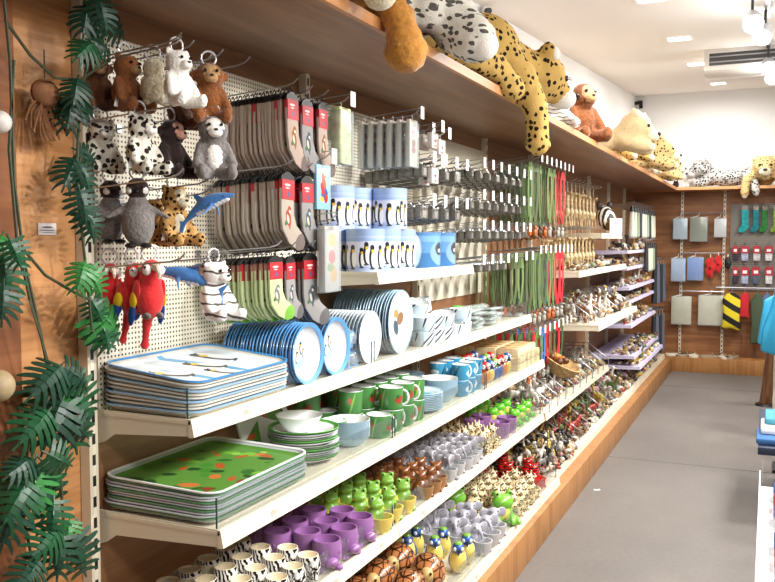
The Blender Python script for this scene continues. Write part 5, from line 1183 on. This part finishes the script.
MB().prism([(-.03, 0), (.06, .0), (.3, -.1), (.32, -.5), (.05, -.52), (-.12, -.48), (-.1, -.3), (-.04, -.12)], -.08, .08, axis=1).done('shell', mat('jacket_blue', '#2f9fcc', .55), e, bevel=.03, rough=.012)
MB().tube([(.02, 0, -.03), (.02, 0, .02), (.03, 0, .035)], .006).done('hanger', STEEL, e); MB().prism([(-.1, -.1), (-.02, -.05), (-.06, -.45), (-.14, -.42)], -.05, .05, axis=1).done('sleeve', mat('jacket_blue'), e, bevel=.02)
e = empty('rack_upright', 'black steel rack upright beside the blue jacket', 'rack', (p2.x+.16, 6.0, 0)); MB().box((0, 0, 0), (.05, .05, 1.0)).done('upright', DARK, e, bevel=.003); MB().box((-.1, -.1, 0), (.3, .15, .02)).done('foot', DARK, e)
# ---------------------------------------------------------------- ceiling unit and track
def onc(px, py):
    d = ray(px, py); b = .069; t = (2.76-4.27*b-EYE.z)/(d.z-b*d.y); return EYE+d*t
a = onc(704, 50); zc_ = ceil_z(a.y)
e = empty('air_conditioner', 'long grey-white air conditioning unit with a dark outlet slot on the ceiling', 'air conditioner', (a.x, a.y, zc_))
MB().prism([(0, .02), (.62, .06), (.62, -.12), (.08, -.19), (0, -.16)], 0, 1.6, axis=0).done('casing', mat('ac_grey', '#cfc9c2', .5), e, bevel=.006)
MB().box((.04, -.008, -.125), (1.56, .01, -.035)).done('outlet_slot', mat('ac_dark', '#3b3a3c', .4), e, smooth=False)
for z in (-.105, -.065): MB().box((.04, -.016, z), (1.56, -.006, z+.008)).done('louvre', mat('ac_mid', '#8d8a88', .4), e, smooth=False)
for i, (y0, y1) in enumerate(((4.55, 5.7), (6.75, 8.1))):
    tr = empty('lighting_track', 'short grey ceiling track with spotlights, %s' % ['in front of the air conditioner', 'beyond the air conditioner'][i], 'track', (-.04, 0, 0), 0, 'ceiling tracks')
    MB().prism([(y0, ceil_z(y0)-.001), (y1, ceil_z(y1)-.001), (y1, ceil_z(y1)-.03), (y0, ceil_z(y0)-.03)], -.015, .015, axis=0).done('rail', mat('track_grey', '#a8a8ac', .4, metal=.5), tr, smooth=False)
    MB().tube([(0, y0+.1, ceil_z(y0)-.03), (0, y0+.1, ceil_z(y0)-.05)], .012).done('feed', DARK, tr)
sp_ = empty('track_spotlight'); MB().tube([(0, 0, .12), (0, 0, .0)], .008).done('stem', DARK, sp_)
q = Matrix.Rotation(rad(-52), 4, 'X')
MB().lathe([(0, .05), (.03, .05), (.045, 0), (.055, -.07), (.05, -.07), (.04, -.01), (0, 0)], seg=20, M=q).done('lamp_head', mat('lamp_grey', '#c9c9cc', .35, metal=.4), sp_)
MB().lathe([(0, -.06), (.05, -.06), (.05, -.055), (0, -.055)], seg=20, M=q).done('lamp_glass', mat('lamp_glow', '#ffffff', emit=12), sp_)
SPP = Proto(sp_)
LAMPS = [(-.11, 4.95), (-.05, 5.43), (-.04, 7.0), (.0, 7.8)]
for i, (x, y) in enumerate(LAMPS): SPP.put((x, y, ceil_z(y)-.15), 0, 'glowing spotlight on the ceiling track, %s from the near end' % od(i+1), 'spotlights on the ceiling track', cat='spotlight', rot=(0, 0, rad(-18 if i % 2 else 8)))

p = atz(597, 490, 0)
e = empty('paper_scrap', 'small crumpled white paper scrap lying on the grey floor', 'paper', (p.x, p.y, 0), .6)
b = MB(); b.prism([(-.02, -.008), (.0, -.014), (.02, -.006), (.018, .009), (-.004, .006), (-.018, .012)], .001, .003); b.done('sheet', PAPER, e, smooth=False)
MB().box((-.012, -.002, .003), (.01, .001, .0036)).done('print_line', mat('label_ink', '#6a6a6a', .7), e, smooth=False)
# ---------------------------------------------------------------- artificial monstera garland at the left
LEAFM = mat('leaf_dark', '#1b4d2e', .4, spec=.4, var=.3, bscale=14); LEAFB = mat('leaf_bright', '#357a3c', .4, spec=.4, var=.3, bscale=14); LEAFD = mat('leaf_deep', '#143b29', .45, var=.3, bscale=14)
VINE = mat('vine_stem', '#3a4028', .6, bump=.3)
def leafmesh(L, W, n=6, seed=0):
    r = random.Random(seed); b = MB()
    def P(u, v):      # u along, v across
        return Vector((u, v, -2.2*abs(v)**1.4-.55*(u/L-.3)**2*L))
    th = Vector((0, 0, .0012))
    def strip(pts):
        for s in (1, -1):
            for i in range(len(pts)-1):
                a0, a1 = pts[i]; b0, b1 = pts[i+1]; q = [a0+th*s, a1+th*s, b1+th*s, b0+th*s]
                if s < 0: q = q[::-1]
                b.quad(*q)
    for s in (-1, 1):
        for i in range(n):
            u = L*(.06+.82*i/(n-1)); w = W*(.62+.38*math.sin(PI*(.15+.75*i/(n-1))))*(1-.35*(i/(n-1))**2)*r.uniform(.9, 1.05); hw = L*.40/n*r.uniform(.85, 1.2)
            fw = L*(-.05+.30*i/(n-1)); pts = []
            for t in (0, .3, .6, .85, 1):
                hh = hw*{0: 1.0, .3: .9, .6: .95, .85: .8, 1: .3}[t]
                c = u+fw*t*t; pts.append((P(c-hh, s*w*t), P(c+hh, s*w*t)))
            strip(pts)
        strip([(P(0, 0), P(0, s*W*.2)), (P(L*.5, 0), P(L*.5, s*W*.25)), (P(L*.95, 0), P(L*.95, s*W*.08))])
    strip([(P(L*.85, -L*.035), P(L*.85, L*.035)), (P(L*1.0, -L*.03), P(L*1.0, L*.03)), (P(L*1.16, -.002), P(L*1.16, .002))])
    b.tube([P(-L*.25, 0)+th, P(L*.4, 0)+th*1.4, P(L, 0)+th], .0022, 5)
    return b
gar = empty('monstera_garland', 'artificial green monstera garland trailing down the left post and cladding', 'garland', (-1.40, 1.45, 0))
base = gar.location.copy()
X = {}
def V(px, py, x=-1.38): return atx(px, py, x)-base
stems = [[(3, -10), (10, 60), (14, 180), (24, 260), (40, 330), (52, 390), (66, 410), (60, 470), (66, 560)], [(5, 20), (30, 55), (55, 78), (80, 80), (110, 60)], [(24, 250), (45, 275), (70, 290), (90, 300), (100, 320)],
         [(14, 60), (9, 150), (17, 240), (30, 300), (50, 370), (62, 400)], [(52, 390), (30, 440), (20, 500), (40, 600)], [(88, -5), (92, 40), (80, 100), (76, 180), (85, 260), (92, 330)]]
for s_ in stems: MB().tube([V(px, py, -1.36) for px, py in s_], .0032, 6).done('stem', VINE, gar)
LV = [(78, 78, 74, 102, 'd', .07), (72, 98, 68, 126, 'd', .08), (80, 92, 64, 112, 'd', .07), (98, -2, 108, 30, 'd', .11), (88, 5, 84, 30, 'd', .09), (104, 12, 130, 36, 'd', .1), (92, 40, 112, 50, 'd', .07), (95, 42, 80, 52, 'm', .06),
      (76, 158, 66, 182, 'd', .08), (80, 165, 92, 192, 'd', .08), (80, 190, 88, 222, 'd', .085), (86, 210, 96, 240, 'd', .08), (78, 150, 96, 160, 'd', .07), (85, 262, 78, 288, 'b', .08), (88, 270, 104, 296, 'b', .07), (92, 300, 104, 322, 'm', .08), (98, 310, 128, 342, 'b', .11), (100, 318, 112, 352, 'm', .08),
      (10, 240, 22, 268, 'm', .09), (4, 255, 8, 300, 'm', .1), (2, 235, -8, 260, 'b', .08), (4, 285, 2, 320, 'd', .09),
      (62, 365, 36, 392, 'd', .11), (66, 368, 94, 388, 'd', .1), (62, 372, 62, 410, 'b', .12), (55, 380, 38, 420, 'm', .12), (70, 385, 92, 420, 'm', .12), (62, 400, 44, 445, 'd', .12), (64, 405, 80, 455, 'm', .13), (50, 410, 24, 440, 'm', .11), (70, 420, 92, 440, 'd', .1),
      (34, 458, 12, 470, 'd', .1), (30, 462, 8, 498, 'b', .12), (36, 465, 34, 512, 'b', .13), (44, 462, 66, 492, 'm', .12), (50, 455, 76, 468, 'm', .11), (28, 480, 4, 520, 'm', .12), (16, 500, 2, 545, 'd', .11), (40, 480, 56, 520, 'd', .1), (54, 500, 52, 540, 'm', .07),
      (62, 530, 38, 556, 'm', .11), (66, 530, 80, 560, 'd', .11), (60, 536, 58, 580, 'd', .13), (70, 520, 66, 545, 'b', .08), (72, 540, 88, 580, 'd', .12), (40, 560, 18, 590, 'd', .11)]
rg = random.Random(9)
for i, (ax, ay, bx_, by, m, W) in enumerate(LV):
    xx = -1.40+.09*rg.random()+.02; a = atx(ax, ay, xx); c_ = atx(bx_, by, xx+.015)
    d = c_-a; L = d.length*1.0; d.normalize(); nrm = Vector((.75, -.62, .3+rg.uniform(-.2, .35))); side = nrm.cross(d).normalized(); nn_ = d.cross(side).normalized()
    M = Matrix((d, side, nn_)).transposed().to_4x4()
    o = leafmesh(max(L*.95, .05), max(L, .06)*.6, 6, i).xf(M).done('leaf', {'m': LEAFM, 'b': LEAFB, 'd': LEAFD}[m], gar, smooth=False)
    o.location = a-base
# small wall sticker, twig ball, round ornament
p = atx(47, 229, WX+.0); e = empty('wall_sticker', 'small white sticker with two printed lines on the wood cladding', 'sign', (WX+.0, p.y, p.z))
MB().box((-.001, -.026, -.013), (.0012, .026, .013)).done('sticker', masks('sticker_print', '#e6e0dc', [(0, .004, .016, .002, 0, '#4f4a58'), (0, -.003, .021, .0014, 0, '#75707a'), (.002, -.008, .019, .0012, 0, '#8a8590')], 'front'), e, smooth=False)
p = atx(45, 93, -1.40); e = empty('twig_ball', 'brown twig bundle hanging behind the upper garland leaves', 'ornament', p)
b = MB(); r0 = random.Random(4); b.ball((0, 0, 0), (.022, .034, .03))
for i in range(16):
    a = r0.uniform(-2.6, -.4); b.tube([(0, 0, 0), (.01*r0.uniform(-1, 1), .05*math.cos(a), .05*math.sin(a)), (.012, .085*math.cos(a), .09*math.sin(a)-.01)], .0022, 5)
b.done('twigs', mat('twig_brown', '#7a4f2e', .8, var=.3), e); MB().tube([(0, 0, .02), (0, .0, .09)], .0015).done('string', VINE, e)
for i, (px, py, c_, r) in enumerate(((0, 122, '#d6d2ca', .022), (-2, 386, '#a08c68', .032))):
    p = atx(px, py, -1.36); e = empty('round_ornament', ['cream round ornament cut off by the left edge, upper one', 'tan round ornament cut off by the left edge, lower one'][i], 'ornament', p, 0, 'round ornaments')
    MB().ball((0, 0, 0), r, seg=16).done('ball', mat('ornament_'+str(i), c_, .6, var=.1), e); MB().tube([(0, 0, r*.9), (0, 0, r*2.4)], .0015).done('string', VINE, e)
# ---------------------------------------------------------------- light
SC.view_settings.view_transform = 'Standard'; SC.view_settings.look = 'None'; SC.view_settings.gamma = 1
SC.view_settings.exposure = -.85
w = bpy.data.worlds.new('world'); SC.world = w; w.use_nodes = True
w.node_tree.nodes['Background'].inputs[0].default_value = (1, .98, .95, 1); w.node_tree.nodes['Background'].inputs[1].default_value = .3
def area(name, loc, size, power, rot=(0, 0, 0), col=(1, .97, .93), sy=None):
    l = bpy.data.lights.new(name, 'AREA'); l.energy = power; l.size = size; l.color = col
    if sy: l.shape = 'RECTANGLE'; l.size_y = sy
    o = bpy.data.objects.new(name, l); COL.objects.link(o); o.location = loc; o.rotation_euler = rot; return o
def spot(name, loc, target, power, ang=80, blend=.6, col=(1, .98, .97), rad_=.05):
    l = bpy.data.lights.new(name, 'SPOT'); l.energy = power; l.spot_size = rad(ang); l.spot_blend = blend; l.color = col; l.shadow_soft_size = rad_
    o = bpy.data.objects.new(name, l); COL.objects.link(o); o.location = loc
    o.rotation_euler = (Vector(target)-Vector(loc)).to_track_quat('-Z', 'Y').to_euler(); return o
LAMP = mat('lamp_glow', '#ffffff', emit=12)
# recessed square downlights in the ceiling, located where the photo shows them
def onceil(px, py):
    d = ray(px, py); b = .069; t = (2.76-4.27*b-EYE.z)/(d.z-b*d.y); return EYE+d*t
dl = empty('recessed_downlight')
MB().box((-.085, -.085, -.006), (.085, .085, 0)).done('frame', WHITE, dl, smooth=False)
MB().box((-.07, -.07, -.009), (.07, .07, -.0055)).done('diffuser', LAMP, dl, smooth=False)
DL = Proto(dl)
for i, (px, py) in enumerate(((651, -2), (679, 38), (697, 63.5), (718, 83))):
    p = onceil(px, py)
    DL.put(p, rot=(math.atan(.069), 0, 0), label='square recessed ceiling downlight, %s from the near end' % od(i+1), group='recessed downlights', cat='ceiling light')
    area('downlight_beam', p-Vector((0, 0, .03)), .14, 45)
for y, pw in ((.3, 45), (1.6, 60), (3.0, 75), (4.6, 75), (6.4, 75), (8.4, 75)):
    area('aisle_light', (.9, y, ceil_z(y)-.2), .35, pw, (0, rad(25), 0))
for i, (x, y) in enumerate(LAMPS):
    l = bpy.data.lights.new('lamp_point', 'POINT'); l.energy = 14; l.shadow_soft_size = .06; o = bpy.data.objects.new('lamp_point', l); COL.objects.link(o); o.location = (x, y, ceil_z(y)-.24)
for (y, pw) in ((1.0, 150), (2.1, 220), (3.2, 260), (4.6, 260), (6.2, 230), (8.0, 220)):
    spot('track_spot', (.6, y+.2, ceil_z(y)-.2), (-1.2, y+.1, .6), pw, 75)
for sc_ in list(bpy.data.scenes):
    if sc_ is TMP: bpy.data.scenes.remove(sc_)
for pr in PROTOS:
    if not pr.used:
        for o in list(pr.o.children_recursive)+[pr.o]: bpy.data.objects.remove(o)
